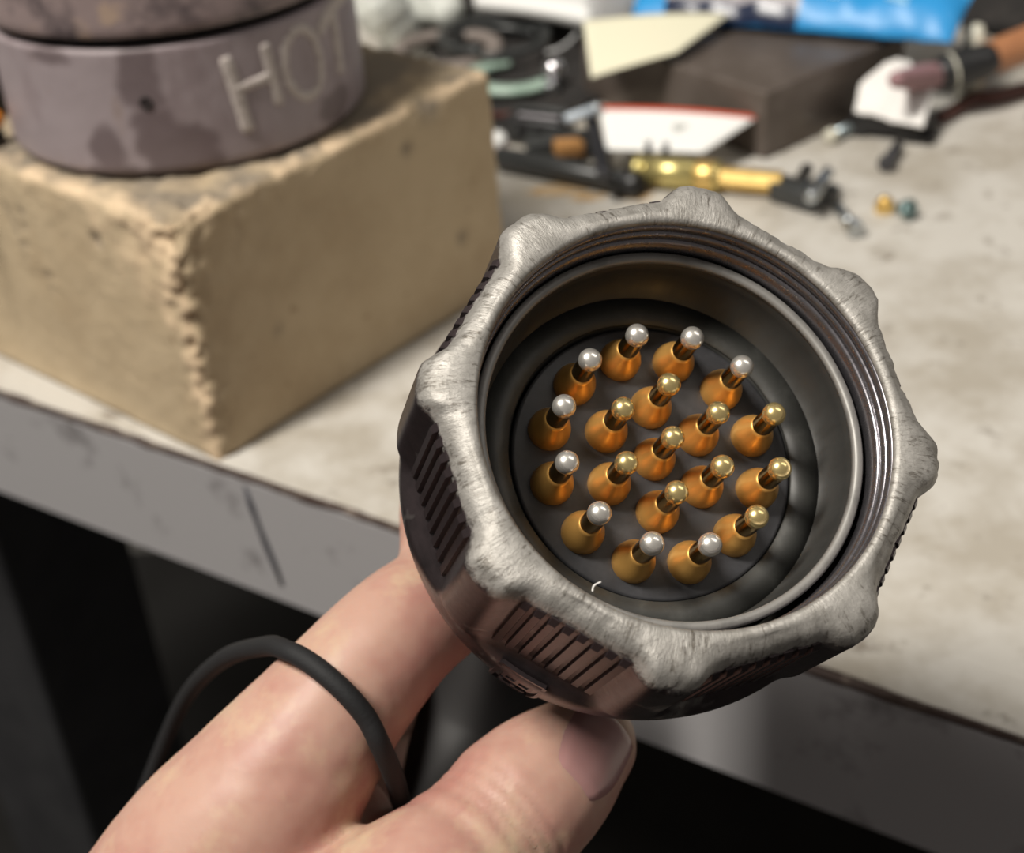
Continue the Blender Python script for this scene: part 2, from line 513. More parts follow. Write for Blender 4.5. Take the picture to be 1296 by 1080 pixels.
# pen stroke and smudges on the front edge
EP = EM + EN * -0.02
def strip_on_edge(pts, wid, name, label):
    bm = bmesh.new()
    P = [on_plane(x, y, EP, EN) for x, y in pts]
    rows = []
    for i, p in enumerate(P):
        t = (P[min(i + 1, len(P) - 1)] - P[max(i - 1, 0)]).normalized()
        s = t.cross(EN).normalized()
        ww = wid * (0.55 if i in (0, len(P) - 1) else 1.0 + 0.2 * math.sin(i * 2.3))
        rows.append([bm.verts.new(p + s * ww / 2), bm.verts.new(p - s * ww / 2), bm.verts.new(p - s * ww / 2 - EN * 0.12), bm.verts.new(p + s * ww / 2 - EN * 0.12)])
    for a, b_ in zip(rows, rows[1:]):
        for k in range(4):
            bm.faces.new((a[k], a[(k + 1) % 4], b_[(k + 1) % 4], b_[k]))
    bm.faces.new(rows[0]); bm.faces.new(rows[-1][::-1])
    return bench.part(name, bm, M_MARK, label=label)
strip_on_edge([(310, 615), (318, 640), (327, 664), (337, 690), (348, 716), (358, 742)], 1.9, 'pen_stroke', 'dark slanting stroke on the grey front edge')

# leg and lower shelf in the dark under the bench
LP = on_plane(57, 885, EM + EN * 45, EN)
s0 = (LP - EM).dot(ED); i0 = (LP - EM).dot(EN)
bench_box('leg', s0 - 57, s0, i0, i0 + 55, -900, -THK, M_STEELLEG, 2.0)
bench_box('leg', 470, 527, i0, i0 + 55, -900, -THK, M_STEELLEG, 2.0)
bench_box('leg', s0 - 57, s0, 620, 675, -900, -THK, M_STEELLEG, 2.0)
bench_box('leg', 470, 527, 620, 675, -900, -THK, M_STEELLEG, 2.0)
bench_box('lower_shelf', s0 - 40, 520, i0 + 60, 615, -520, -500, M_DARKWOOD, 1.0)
bench_box('rear_light_block', -640, 550, 690, 708, -520, -THK, M_DARKWOOD, 0.5)  # unseen panel added to keep the space under the bench dark

# ------------------------------------------------------------------ firebrick
BC = at(278, 585)
BU = (at(637, 362) - BC).normalized()
BV = V((-BU.y, BU.x, 0))
BH, BLU, BLV = 59.0, 102.0, 100.0
def brick_mesh():
    bm = bmesh.new()
    step = 0.95
    nu, nv, nh = int(BLU / step), int(BLV / step), int(BH / step)
    idx = {}
    def vert(i, j, k):
        key = (i, j, k)
        if key not in idx:
            p = V((BLU * i / nu, BLV * j / nv, BH * k / nh))
            # distance-driven chips along the arrises
            fe = math.exp(-((p.x) ** 2 + (p.y) ** 2) / 40.0)           # the front corner arris is crumbling
            te = max(0, (p.z - BH + 14) / 14)
            c = 1.3 + 1.1 * abs(fbm(p, 0.06)) + 2.2 * max(0, fbm(p + V((40, 0, 0)), 0.16)) + 0.6 * te * te
            c += fe * (0.6 + 3.0 * max(0, fbm(p, 0.13, 3)) + 2.2 * max(0, fbm(p, 0.37, 5)) + 4.2 * te)
            if p.z < 3: c *= 0.5
            c = max(0.3, c)
            q = V((min(max(p.x, c), BLU - c), min(max(p.y, c), BLV - c), min(p.z, BH - c)))
            d = p - q
            if d.length > 1e-6:
                p = q + d.normalized() * min(c, d.length)
            nrm = V((0, 0, 0))
            if i == 0: nrm.x -= 1
            if i == nu: nrm.x += 1
            if j == 0: nrm.y -= 1
            if j == nv: nrm.y += 1
            if k == nh: nrm.z += 1
            if nrm.length and k > 0:
                nrm.normalize()
                a = 0.22 * fbm(p, 0.10) + 0.14 * fbm(p, 0.5) 
                fw = math.exp(-(p.x ** 2 + p.y ** 2) / 420.0) * max(0, 1 - (BH - p.z) / 32)
                a += (1.1 * fe + 0.35 * te + 0.9 * fw) * (fbm(p, 0.33, 5) + 0.6 * fbm(p + V((9, 3, 1)), 0.14, 3))
                # open pores and gouges
                for (gx, gy, gz, gr, gd) in GOUGES:
                    dd = (p - V((gx, gy, gz))).length
                    a -= gd * math.exp(-(dd / gr) ** 2)
                p = p + nrm * a
            vv = bm.verts.new(BC + BU * p.x + BV * p.y + V((0, 0, p.z + 0.08)))
            q0 = V((BLU * i / nu, BLV * j / nv, BH * k / nh))
            nn_ = fbm(q0, 0.16, 5)
            topd = BH - q0.z
            # freshly broken, paler brick on the crumbling arris and its upper corner
            fresh = 1.25 - (math.hypot(q0.x, q0.y * 0.75) / (3.4 + 19 * max(0, 1 - topd / 28))) + 1.1 * nn_ if k < nh else 0.0
            if j == 0 and k < nh: fresh = 0.9 - q0.x / 2.5 + 0.5 * nn_
            edge_d = min(q0.x, q0.y) 
            if topd < 4: fresh = max(fresh, (0.9 - edge_d / 5 + nn_) if k == nh else 0.7 - topd / 3 + nn_)
            # sooty grime on top round the pot; contact shade painted along the foot
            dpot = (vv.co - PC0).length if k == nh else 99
            soot_shade = 0.0
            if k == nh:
                soot_shade = 0.55 + 0.9 * fbm(q0, 0.07, 4) + max(0, 0.5 - abs(dpot - 41) / 10)
                for (sx, sy, sr) in SOOT: soot_shade = max(soot_shade, 1.25 * math.exp(-((q0.x - sx) ** 2 + (q0.y - sy) ** 2) / sr ** 2) + 0.35 * nn_)
            soot_shade = max(soot_shade, 0.9 - q0.z / 1.2 + 0.3 * nn_)
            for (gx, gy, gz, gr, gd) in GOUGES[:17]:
                soot_shade = max(soot_shade, 1.1 * gd / 1.2 * math.exp(-((q0 - V((gx, gy, gz))).length / (gr * 1.1)) ** 2))
            WEAR_SHADE[len(WEAR_SHADE)] = (min(max(fresh, 0), 1), min(max(soot_shade, 0), 1))
            idx[key] = vv
        return idx[key]
    def quad(a, b, c, d): bm.faces.new((vert(*a), vert(*b), vert(*c), vert(*d)))
    for i in range(nu):
        for j in range(nv):
            quad((i, j, nh), (i+1, j, nh), (i+1, j+1, nh), (i, j+1, nh))
            quad((i, j, 0), (i, j+1, 0), (i+1, j+1, 0), (i+1, j, 0))
    for i in range(nu):
        for k in range(nh):
            quad((i, 0, k), (i+1, 0, k), (i+1, 0, k+1), (i, 0, k+1))
            quad((i, nv, k), (i, nv, k+1), (i+1, nv, k+1), (i+1, nv, k))
    for j in range(nv):
        for k in range(nh):
            quad((0, j, k), (0, j, k+1), (0, j+1, k+1), (0, j+1, k))
            quad((nu, j, k), (nu, j+1, k), (nu, j+1, k+1), (nu, j, k+1))
    return bm
def brick_local(px, py, face):
    """pixel -> brick coordinates on face 'u' (left face, x=0), 'v' (right face, y=0) or 't' (top)"""
    if face == 't': p = at(px, py, BH)
    elif face == 'v': p = on_plane(px, py, BC, BV)
    else: p = on_plane(px, py, BC, BU)
    d = p - BC
    return (d.dot(BU), d.dot(BV), d.z)
GOUGES = []
SOOT = [(*brick_local(x, y, 't')[:2], r_) for x, y, r_ in ((205, 252, 5), (240, 256, 6), (275, 250, 6), (300, 240, 4), (480, 80, 12), (520, 62, 9), (60, 235, 6), (20, 222, 7))]
WEAR_SHADE = {}
PC0 = V((-69.8, 349.0, BH))
for (px, py, f, r_, d_) in [(122, 306, 'u', 1.6, 1.5), (30, 290, 'u', 1.0, 1.0), (26, 270, 'u', 1.0, 1.0), (33, 310, 'u', 1.0, 0.8), (62, 350, 'u', 0.9, 0.6), (585, 300, 'v', 1.6, 0.9), (515, 188, 'v', 1.5, 1.0), (352, 418, 'v', 1.6, 0.5), (545, 130, 'v', 3.5, 1.4), (5, 262, 'u', 0.9, 0.8), (10, 272, 'u', 0.9, 0.9), (15, 283, 'u', 0.9, 0.9), (20, 295, 'u', 0.9, 0.9), (27, 312, 'u', 0.9, 0.8), (33, 326, 'u', 0.9, 0.7), (58, 350, 'u', 0.9, 0.6), (64, 366, 'u', 0.9, 0.6), (180, 325, 'u', 3.0, 1.2), (200, 300, 'u', 3.5, 1.6), (160, 300, 'u', 2.5, 1.0)]:
    GOUGES.append((*brick_local(px, py, f), r_, d_))
brick_m = bm2me(brick_mesh(), 'firebrick')
at_ = brick_m.color_attributes.new('wear', 'FLOAT_COLOR', 'POINT')  # red: fresh breaks; green: sooty grime and painted foot shade
for k_, (f_, s_) in WEAR_SHADE.items():
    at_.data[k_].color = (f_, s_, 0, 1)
def brick_wear_shade():
    nt = M_BRICK.node_tree; b = nt.nodes['Principled BSDF']
    src = b.inputs['Base Color'].links[0].from_socket
    a = nt.nodes.new('ShaderNodeAttribute'); a.attribute_name = 'wear'
    sp = nt.nodes.new('ShaderNodeSeparateColor'); nt.links.new(a.outputs['Color'], sp.inputs['Color'])
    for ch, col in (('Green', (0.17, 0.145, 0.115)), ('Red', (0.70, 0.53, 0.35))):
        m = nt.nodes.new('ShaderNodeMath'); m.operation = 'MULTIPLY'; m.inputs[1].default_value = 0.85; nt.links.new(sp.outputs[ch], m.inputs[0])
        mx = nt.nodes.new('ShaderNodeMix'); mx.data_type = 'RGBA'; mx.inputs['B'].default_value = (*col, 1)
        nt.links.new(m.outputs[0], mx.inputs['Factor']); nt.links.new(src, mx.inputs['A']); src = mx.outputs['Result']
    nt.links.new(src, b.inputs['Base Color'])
brick_wear_shade()
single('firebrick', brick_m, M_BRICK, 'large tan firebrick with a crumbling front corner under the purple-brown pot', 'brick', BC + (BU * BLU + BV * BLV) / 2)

# ------------------------------------------------------------------ pot marked HOT
PC = V((-69.8, 349.0, BH)); PR = 41.8
def on_pot(px, py, rad=PR):
    d = ray(px, py); o = CAMP - PC
    a = d.x ** 2 + d.y ** 2; b = 2 * (o.x * d.x + o.y * d.y); c = o.x ** 2 + o.y ** 2 - rad * rad
    disc = b * b - 4 * a * c
    t = (-b - math.sqrt(max(disc, 0))) / (2 * a)
    p = o + d * t
    return math.atan2(p.y, p.x), p.z
_, GZ = on_pot(190, 55)                          # the dark joint under the lid
pot = Thing('stoneware_pot', 'purple-brown round pot with HOT chalked on its side standing on the firebrick', 'pot', origin=PC)
def rough_lathe(prof, n, amp, s):
    bm = bmesh.new(); lathe(bm, prof, Matrix.Translation(PC), n)
    for v in bm.verts:
        d = V((v.co.x - PC.x, v.co.y - PC.y, 0))
        if d.length > 1:
            v.co += d.normalized() * amp * fbm(v.co, s)
    return bm
bodyprof = [(0, 1.0), (PR - 2.5, 1.0), (PR - 1.2, 1.2), (PR - 0.3, 1.8)] + [(PR, 3 + k * (GZ - 4.6) / 40) for k in range(41)] + [(PR - 0.25, GZ - 1.15), (PR - 0.9, GZ - 1.0), (0, GZ - 1.0)]
pb_ = rough_lathe(bodyprof, 260, 0.22, 0.05)
pme = bm2me(pb_, 'body')
STAIN = [(*on_pot(x, y), a_, h_) for x, y, a_, h_ in ((172, 88, 3.6, 7), (178, 120, 3.8, 7), (188, 152, 4.2, 6), (205, 182, 5, 5), (245, 188, 4.5, 5), (138, 190, 3.6, 5), (150, 222, 6, 2.2), (210, 222, 8, 2.0), (255, 205, 5, 2.2), (425, 130, 5, 3), (60, 70, 5, 2))]
sa_ = pme.color_attributes.new('stain', 'FLOAT_COLOR', 'POINT')
for k_, v_ in enumerate(pme.vertices):
    q_ = v_.co - PC; an = math.atan2(q_.y, q_.x)
    val = 0
    for (a0, z0, wa, hz) in STAIN:
        da = ((an - a0 + PI) % (2 * PI) - PI) * PR
        val = max(val, 1.5 - ((da / wa) ** 2 + ((q_.z - z0) / hz) ** 2) * 0.8 + 0.9 * fbm(q_, 0.16, 4))
    val = min(max(val * 1.3, 0), 1)
    sa_.data[k_].color = (val, 0, 0, 1)
def pot_stain():
    nt = M_POT.node_tree; b = nt.nodes['Principled BSDF']
    src = b.inputs['Base Color'].links[0].from_socket
    a = nt.nodes.new('ShaderNodeAttribute'); a.attribute_name = 'stain'
    sp = nt.nodes.new('ShaderNodeSeparateColor'); nt.links.new(a.outputs['Color'], sp.inputs['Color'])
    m = nt.nodes.new('ShaderNodeMath'); m.operation = 'MULTIPLY'; m.inputs[1].default_value = 0.75; nt.links.new(sp.outputs['Red'], m.inputs[0])
    mx = nt.nodes.new('ShaderNodeMix'); mx.data_type = 'RGBA'; mx.inputs['B'].default_value = (0.10, 0.072, 0.075, 1)
    nt.links.new(m.outputs[0], mx.inputs['Factor']); nt.links.new(src, mx.inputs['A'])
    nt.links.new(mx.outputs['Result'], b.inputs['Base Color'])
pot_stain()
pot.part('body', pme, M_POT)
pot.part('joint', rough_lathe([(0, GZ - 1.2), (PR - 2.2, GZ - 1.2), (PR - 2.2, GZ + 1.6), (0, GZ + 1.6)], 80, 0, 1), M_BLACKHOLE, label='dark joint between body and lid')
lidprof = [(0, GZ + 1.4), (PR - 0.7, GZ + 1.35), (PR + 0.2, GZ + 1.6), (PR + 0.5, GZ + 2.3)] + [(PR + 0.4 - 0.3 * k, GZ + 4 + 2.4 * k) for k in range(8)] + [(PR - 4, GZ + 23), (PR - 8, GZ + 24.5), (0, GZ + 25.5)]
pot.part('lid', rough_lathe(lidprof, 120, 0.3, 0.07), M_LID, label='mottled purple-brown lid')
lm = bmesh.new(); lathe(lm, [(0, GZ + 25), (9, GZ + 25.2), (7, GZ + 29), (9.5, GZ + 35), (6, GZ + 38), (0, GZ + 38.5)], Matrix.Translation(PC), 32)
pot.part('lid_knob', lm, M_LID)
# small vent hole
a_, z_ = on_pot(185, 130)
hd = V((math.cos(a_), math.sin(a_), 0)); hp = PC + hd * (PR - 0.55) + V((0, 0, z_))
bm = bmesh.new(); lathe(bm, [(0, 0), (1.35, 0), (1.35, 1.0), (1.0, 1.12), (0.95, 0.7), (0, 0.6)], frame(hp, hp + hd), 16)
pot.part('vent_hole', bm, M_BLACKHOLE)
# chalked letters follow the curve of the wall
def pot_stroke(bm, pts, wid):
    P = []
    for (x, y) in pts:
        a, z = on_pot(x, y)
        P.append((a * PR, z))
    # densify
    D = []
    for (p, q) in zip(P, P[1:]):
        for k in range(6):
            t = k / 6; D.append((p[0] + (q[0] - p[0]) * t, p[1] + (q[1] - p[1]) * t))
    D.append(P[-1])
    rows = []
    for i, p in enumerate(D):
        p0, p1 = D[max(i - 1, 0)], D[min(i + 1, len(D) - 1)]
        t = V((p1[0] - p0[0], p1[1] - p0[1], 0)).normalized(); s = V((-t.y, t.x, 0))
        ww = 1.12 * wid * (1 + 0.12 * fbm((p[0], p[1], wid), 0.5))
        if i in (0, len(D) - 1): ww *= 0.7
        row = []
        for (sg, rr) in ((0.5, PR - 0.25), (0.32, PR + 0.42), (-0.32, PR + 0.42), (-0.5, PR - 0.25)):
            u = p[0] + s.x * sg * ww; z = p[1] + s.y * sg * ww
            row.append(bm.verts.new(PC + V((math.cos(u / PR) * rr, math.sin(u / PR) * rr, z))))
        rows.append(row)
    for a, b in zip(rows, rows[1:]):
        for k in range(4):
            bm.faces.new((a[k], a[(k + 1) % 4], b[(k + 1) % 4], b[k]))
    bm.faces.new(rows[0]); bm.faces.new(rows[-1][::-1])
bm = bmesh.new()
pot_stroke(bm, [(284, 72), (296, 105), (306, 138), (315, 167)], 3.0)
pot_stroke(bm, [(334, 55), (341, 82), (348, 108), (354, 132)], 2.8)
pot_stroke(bm, [(298, 113), (318, 107), (344, 95)], 2.4)
pot.part('letter', bm, M_CHALK, label='chalked letter H')
bm = bmesh.new()
pot_stroke(bm, [(366, 46), (360, 62), (360, 84), (365, 104), (376, 119), (390, 123), (401, 114), (406, 96), (404, 70), (397, 48), (386, 36), (374, 37), (366, 46)], 2.4)
pot.part('letter', bm, M_CHALK, label='chalked letter O')
bm = bmesh.new()
pot_stroke(bm, [(403, 42), (409, 28), (415, 16), (419, 8)], 3.4)
pot_stroke(bm, [(419, 8), (424, 36), (428, 66), (431, 92)], 3.0)
pot_stroke(bm, [(418, 12), (426, 2), (434, -6)], 3.4)
pot.part('letter', bm, M_CHALK, label='chalked letter T')

# ------------------------------------------------------------------ multi-pin connector
CR = [[0.9364657, 0.2898546, -0.1975254], [-0.2104814, 0.9148522, 0.3445911], [0.2805879, -0.2811223, 0.9177367]]
CT = (18.50825, 0.96932, 170.24111)
def cam_vec(c): return RT * c[0] - UP * c[1] + FW * c[2]
CM = Matrix((cam_vec([CR[i][0] for i in range(3)]), -cam_vec([CR[i][1] for i in range(3)]), -cam_vec([CR[i][2] for i in range(3)]))).transposed().to_4x4()
CM.translation = CAMP + cam_vec(CT)
CMI = CM.inverted()
con = Thing('connector', 'hand-held round multi-pin connector with a worn scalloped ring and gold pins', 'connector', M=CM)

SC_PH = 0.0                                      # angle of the first scallop
def lobe(th):
    d = abs(((th - SC_PH + 22.5) % 45) - 22.5)   # degrees from the scallop's middle
    flat = 27.2 / math.cos(math.radians(d))
    out = 30.3 - 0.010 * (22.5 - d) ** 2
    t = min(max((d - 12.5) / 6.5, 0), 1); t = t * t * (3 - 2 * t)
    return flat * (1 - t) + out * t, t
SKIRT = 29.3
def ring_mesh():
    N = 360
    prof = []                                    # (mode, a, z): mode 'c' constant radius, 'l' lobed radius + a, 'b' blend
    prof += [('c', 23.6, -30.6), ('c', 24.6, -31.0), ('c', 25.6, -30.6), ('c', 26.3, -29.4)]
    prof += [('c', r_, z) for r_, z in ((27.0, -27.5), (27.8, -25), (28.5, -22), (29.0, -19.5), (29.25, -17.5))]
    prof += [('b', t, z) for t, z in ((0.0, -16), (0.12, -15.3), (0.5, -14.2), (0.88, -13.1), (1.0, -12.4))]
    prof += [('l', 0.0, z) for z in (-11, -9, -7, -5, -3, -1, 1, 2.4, 3.2)]
    prof += [('f', a, z) for a, z in ((0.25, 3.9), (0.7, 4.9), (1.3, 5.6), (2.0, 6.0))]
    prof += [('m', 0.35, 6.2), ('m', 0.7, 6.3), ('c', 24.4, 6.3), ('c', 24.0, 6.1), ('c', 23.8, 5.7), ('c', 23.9, 5.2), ('c', 24.4, 5.1)]
    prof += [('c', 24.4, -4.0), ('c', 23.55, -5.0), ('c', 23.55, -12), ('c', 23.6, -12.5)]
    bm = bmesh.new()
    rings = []
    for (mode, a, z) in prof:
        ring = []
        for k in range(N):
            th = 360.0 * k / N
            rl, t = lobe(th)
            if mode == 'c': r = a
            elif mode == 'l': r = rl + a
            elif mode == 'b': r = SKIRT * (1 - a) + rl * a
            elif mode == 'f':
                r = rl - a * (0.9 + 0.1 * t)
            else:
                r = (rl - 2.1) * (1 - a) + 24.9 * a
            p = V((r * math.cos(math.radians(th)), r * math.sin(math.radians(th)), z))
            if mode in 'fm' or (mode == 'l' and z > 1):   # chewed, dented front edge
                e = 0.30 * fbm(p, 0.22, 4) + 0.16 * fbm(p, 0.8, 3)
                k2 = {'f': 1.0, 'm': 0.35, 'l': 0.5}[mode]
                p = p - V((p.x, p.y, 0)).normalized() * max(e, -0.12) * k2 - V((0, 0, 1)) * max(0, e) * 0.9 * k2
            ring.append(bm.verts.new(p))
        rings.append(ring)
    for a, b in zip(rings, rings[1:] + rings[:1]):
        for k in range(N):
            bm.faces.new((a[k], a[(k + 1) % N], b[(k + 1) % N], b[k]))
    return bm
ring = con.part('coupling_ring', ring_mesh(), M_RING, local=True)
# threads inside the mouth: bright ridges
def ringbm(prof, n=160):
    bm = bmesh.new(); lathe(bm, prof, None, n, closed=True); return bm
for k, (zt, hh) in enumerate(((4.4, 0.75), (2.8, 0.8))):
    rin = 23.75 - 0.1 * k
    con.part('thread', ringbm([(24.5, zt - hh), (rin + 0.3, zt - hh * 0.95), (rin + 0.05, zt - hh * 0.65), (rin, zt), (rin + 0.05, zt + hh * 0.65), (rin + 0.3, zt + hh * 0.95), (24.5, zt + hh)]), M_THREAD, local=True, parent=ring)
con.part('inner_land', ringbm([(24.5, 2.0), (23.7, 2.0), (23.42, 1.7), (23.36, -3.5), (24.5, -3.5)]), M_THREAD, local=True, parent=ring)
# grip ribs in every scallop
def rib_me():
    bm = bmesh.new()
    prof = [(-0.60, 0.0), (-0.42, 0.55), (0.42, 0.55), (0.60, 0.0), (0.60, -0.5), (-0.60, -0.5)]
    zs = [(-13.6, 0.3), (-12.6, 1.0), (2.6, 1.0), (3.6, 0.05)]
    rows = [[bm.verts.new(V((h * s if h > 0 else h, x, z))) for x, h in prof] for z, s in zs]
    for a, b in zip(rows, rows[1:]):
        for k in range(6):
            bm.faces.new((a[k], a[(k + 1) % 6], b[(k + 1) % 6], b[k]))
    bm.faces.new(rows[0][::-1]); bm.faces.new(rows[-1])
    me = bm2me(bm, 'grip_rib')
    for v in me.vertices: v.co *= MM
    me.materials.append(M_RIB); shade(me, False)
    return me
rib = rib_me()
for s in range(8):
    th = math.radians(SC_PH + 45 * s)
    for k in range(8):
        o = bpy.data.objects.new('grip_rib', rib); COL.objects.link(o); o.parent = ring
        y = (k - 3.5) * 1.72
        p = Matrix.Rotation(th, 4, 'Z') @ V((27.2, y, 0))
        o.location = p * MM; o.rotation_euler = (0, 0, th)

# connector shell inside the ring
SHO = Matrix.Translation(V((0.05, 0.32, 0)))          # the shell sits a little off centre in the loose ring
SH = bmesh.new()
lathe(SH, [(22.9, -22), (22.9, -0.9), (22.65, -0.3), (22.0, -0.3), (21.8, -0.6), (21.6, -2.5), (20.95, -9.4), (17.3, -9.4), (17.3, -22)], SHO, 160, closed=True)
con.part('shell', SH, M_SHELL, local=True)
def ringat(prof):
    bm = bmesh.new(); lathe(bm, prof, SHO, 160, closed=True); return bm
con.part('shell_rim', ringat([(22.95, -1.0), (22.95, -0.5), (22.7, -0.12), (22.0, -0.12), (21.76, -0.45), (21.7, -1.0)]), M_SHELLRIM, local=True, label='bright worn rim of the inner shell')
con.part('insert_surround', ringat([(20.95, -9.6), (20.95, -9.05), (17.5, -9.0), (17.3, -9.6)]), M_INSERT2, local=True)
bm = bmesh.new()
lathe(bm, [(0, -9.0), (10, -9.0), (16.7, -9.0), (17.0, -9.05), (17.1, -9.3), (17.1, -26), (0, -26)], None, 128)
con.part('pin_insert', bm, M_INSERT, local=True, label='black round insert that holds the pins')
for k in range(1):
    pass
# keyway marks on the surround
PIN_R, PIN_RI, PIN_PH = 13.0, 6.537, 0.2687
prof_pin = [(0, -7), (1.3, -7), (1.28, -5.0), (1.25, -3.0), (1.22, -1.35)]
prof_base = [(0, -9.6), (2.35, -9.6), (2.5, -9.2), (2.55, -8.6), (2.48, -7.9), (2.28, -7.2), (2.0, -6.6), (1.72, -6.0), (1.48, -5.4), (1.3, -4.8), (0, -4.8)]
prof_tip = [(1.15, -1.7), (1.32, -1.4), (1.38, -0.9), (1.30, -0.45), (1.08, -0.08), (0.74, 0.18), (0.38, 0.32), (0, 0.36)]
def small_mesh(prof, n, m, name):
    bm = bmesh.new(); lathe(bm, prof, None, n)
    me = bm2me(bm, name)
    for v in me.vertices: v.co *= MM
    me.materials.append(m); shade(me)
    return me
pin_me = small_mesh(prof_pin, 28, M_GOLD, 'contact_pin'); base_me = small_mesh(prof_base, 28, M_GOLDBASE, 'pin_base')
tipg = small_mesh(prof_tip, 24, M_GOLDTIP, 'pin_tip'); tips = small_mesh(prof_tip, 24, M_SILVERTIP, 'pin_tip')
pins = [(PIN_R * math.sin(math.radians(30 * k)), PIN_R * math.cos(math.radians(30 * k)), k in (0, 1, 2, 6, 7, 8, 9, 10, 11)) for k in range(12)]
pins += [(PIN_RI * math.sin(math.radians(60 * k) + PIN_PH), PIN_RI * math.cos(math.radians(60 * k) + PIN_PH), False) for k in range(6)] + [(0, 0, False)]
for (x, y, worn) in pins:
    o = bpy.data.objects.new('contact_pin', pin_me); COL.objects.link(o); o.parent = con.o
    o.location = V((x, y, 0)) * MM
    q = bpy.data.objects.new('pin_base', base_me); COL.objects.link(q); q.parent = o
    t = bpy.data.objects.new('pin_tip', tips if worn else tipg); COL.objects.link(t); t.parent = o
    if worn: t['label'] = 'pin tip worn to a silver colour'
# small white hair caught on the rim
def on_local_z(px, py, z):
    o = CMI @ CAMP; d = (CMI.to_3x3() @ ray(px, py))
    return o + d * ((z - o.z) / d.z)
# backshell, clamp nut and cable
bm = bmesh.new()
lathe(bm, [(0, -21.8), (23.4, -21.8), (23.4, -30.4), (22, -31.6), (16, -32.2), (12.5, -33), (10.6, -35), (9.8, -40), (9.8, -56), (9.4, -57.5), (9.2, -58), (0, -58)], None, 64)
con.part('backshell', bm, M_BACK, local=True)
# embossed mark on the dark skirt
def on_skirt(px, py, rad):
    o = CMI @ CAMP; d = CMI.to_3x3() @ ray(px, py)
    a = d.x ** 2 + d.y ** 2; b = 2 * (o.x * d.x + o.y * d.y); c = o.x ** 2 + o.y ** 2 - rad * rad
    disc = b * b - 4 * a * c
    t = (-b - math.sqrt(max(disc, 0))) / (2 * a)
    p = o + d * t
    return math.atan2(p.y, p.x), p.z
MR = 29.5
CN = [(math.radians(-143.0), -28.6), (math.radians(-143.0), -14.8), (math.radians(-131.5), -14.8), (math.radians(-131.5), -28.6)]
# cable leaving the backshell, bending down out of sight behind the thumb
AX = CM.to_3x3() @ V((0, 0, -1))                 # from the mouth towards the cable
C0 = CM @ V((0, 0, 0))
def axp(s): return C0 + AX * s
bm = bmesh.new()
tube(bm, [(axp(56), 9.0), (axp(64), 9.2), (depth(640, 835, 234), 9.4), (depth(607, 905, 236), 9.4), (depth(585, 985, 235), 9.4), (depth(565, 1120, 236), 9.4), (depth(540, 1400, 245), 9.4), (depth(520, 1800, 260), 9.4)], n=24, seg=8)
con.part('cable', bm, M_CABLE)

# ------------------------------------------------------------------ hand
E1 = (depth(560, 735, 203) - C0); E1 = (E1 - AX * E1.dot(AX)).normalized()
E2 = AX.cross(E1)
if E2.dot(UP) < 0: E2 = -E2                      # curl up and over the far side of the backshell
def curl(s, ph, rho):
    a = math.radians(ph)
    return axp(s) + (E1 * math.cos(a) + E2 * math.sin(a)) * rho
def off(p, k): return V(p) + AX * k
hb = bmesh.new()
WR = depth(60, 1560, 222)
imcp = depth(238, 1128, 196)
# index finger along the left of the backshell, curled behind it
tube(hb, [(WR, 21), (depth(160, 1310, 206), 17.5), (imcp, 13.6), (depth(335, 1012, 194), 12.4), (depth(432, 884, 194.5), 9.6), (depth(504, 802, 198), 8.5), (curl(45, 0, 19.2), 8.0), (curl(46, 42, 18.9), 7.6), (curl(47, 80, 18.4), 7.3), (curl(48, 115, 18), 7.0), (curl(48.5, 145, 17.6), 6.3)], n=20, seg=8)
# middle, ring and little finger behind it, closed round the cable
for (sh, rr, ch) in ((17, 1.0, ((350, 1000, 222), (428, 888, 224), (470, 832, 234), (512, 806, 250), (585, 790, 263), (660, 780, 267))),
                     (33, 0.94, ((345, 1030, 238), (425, 940, 241), (462, 890, 252), (520, 868, 264), (600, 868, 268), (665, 875, 268))),
                     (47, 0.84, ((345, 1080, 252), (415, 1010, 254), (455, 972, 262), (515, 960, 268), (585, 965, 270), (640, 975, 268)))):
    m0 = off(imcp, sh * 0.95)
    tube(hb, [(WR + AX * sh * 0.45, 18 * rr), (off(depth(160, 1310, 206), sh * 0.75), 15 * rr), (m0, 12 * rr)] + [(depth(*p), r_ * rr) for p, r_ in zip(ch, (9.6, 8.6, 8.3, 8.0, 7.6, 6.6))], n=18, seg=7)
# thumb across the front, its tip under the ring
TIP, TIP2, IP, IPB, TMCP = depth(738, 944, 199), depth(703, 977, 195.5), depth(655, 1022, 192), depth(602, 1080, 189), depth(540, 1146, 186)
tube(hb, [(WR + RT * 8, 20), (depth(330, 1340, 192), 17.5), (depth(435, 1245, 186), 15.5), (TMCP, 12.6), (IPB, 10.3), (IP, 9.9), (TIP2, 9.0), (TIP, 7.4)], n=20, seg=8)
# palm and web between thumb and index finger
tube(hb, [(depth(120, 1400, 205), 20), (depth(260, 1200, 196), 17), (depth(350, 1090, 197), 12)], n=18, seg=6)
tube(hb, [(depth(330, 1260, 194), 18), (depth(400, 1120, 200), 12.5), (depth(430, 1050, 205), 8.0)], n=18, seg=6)
tube(hb, [(off(imcp, 10), 14), (off(imcp, 40), 12)], n=18, seg=6)
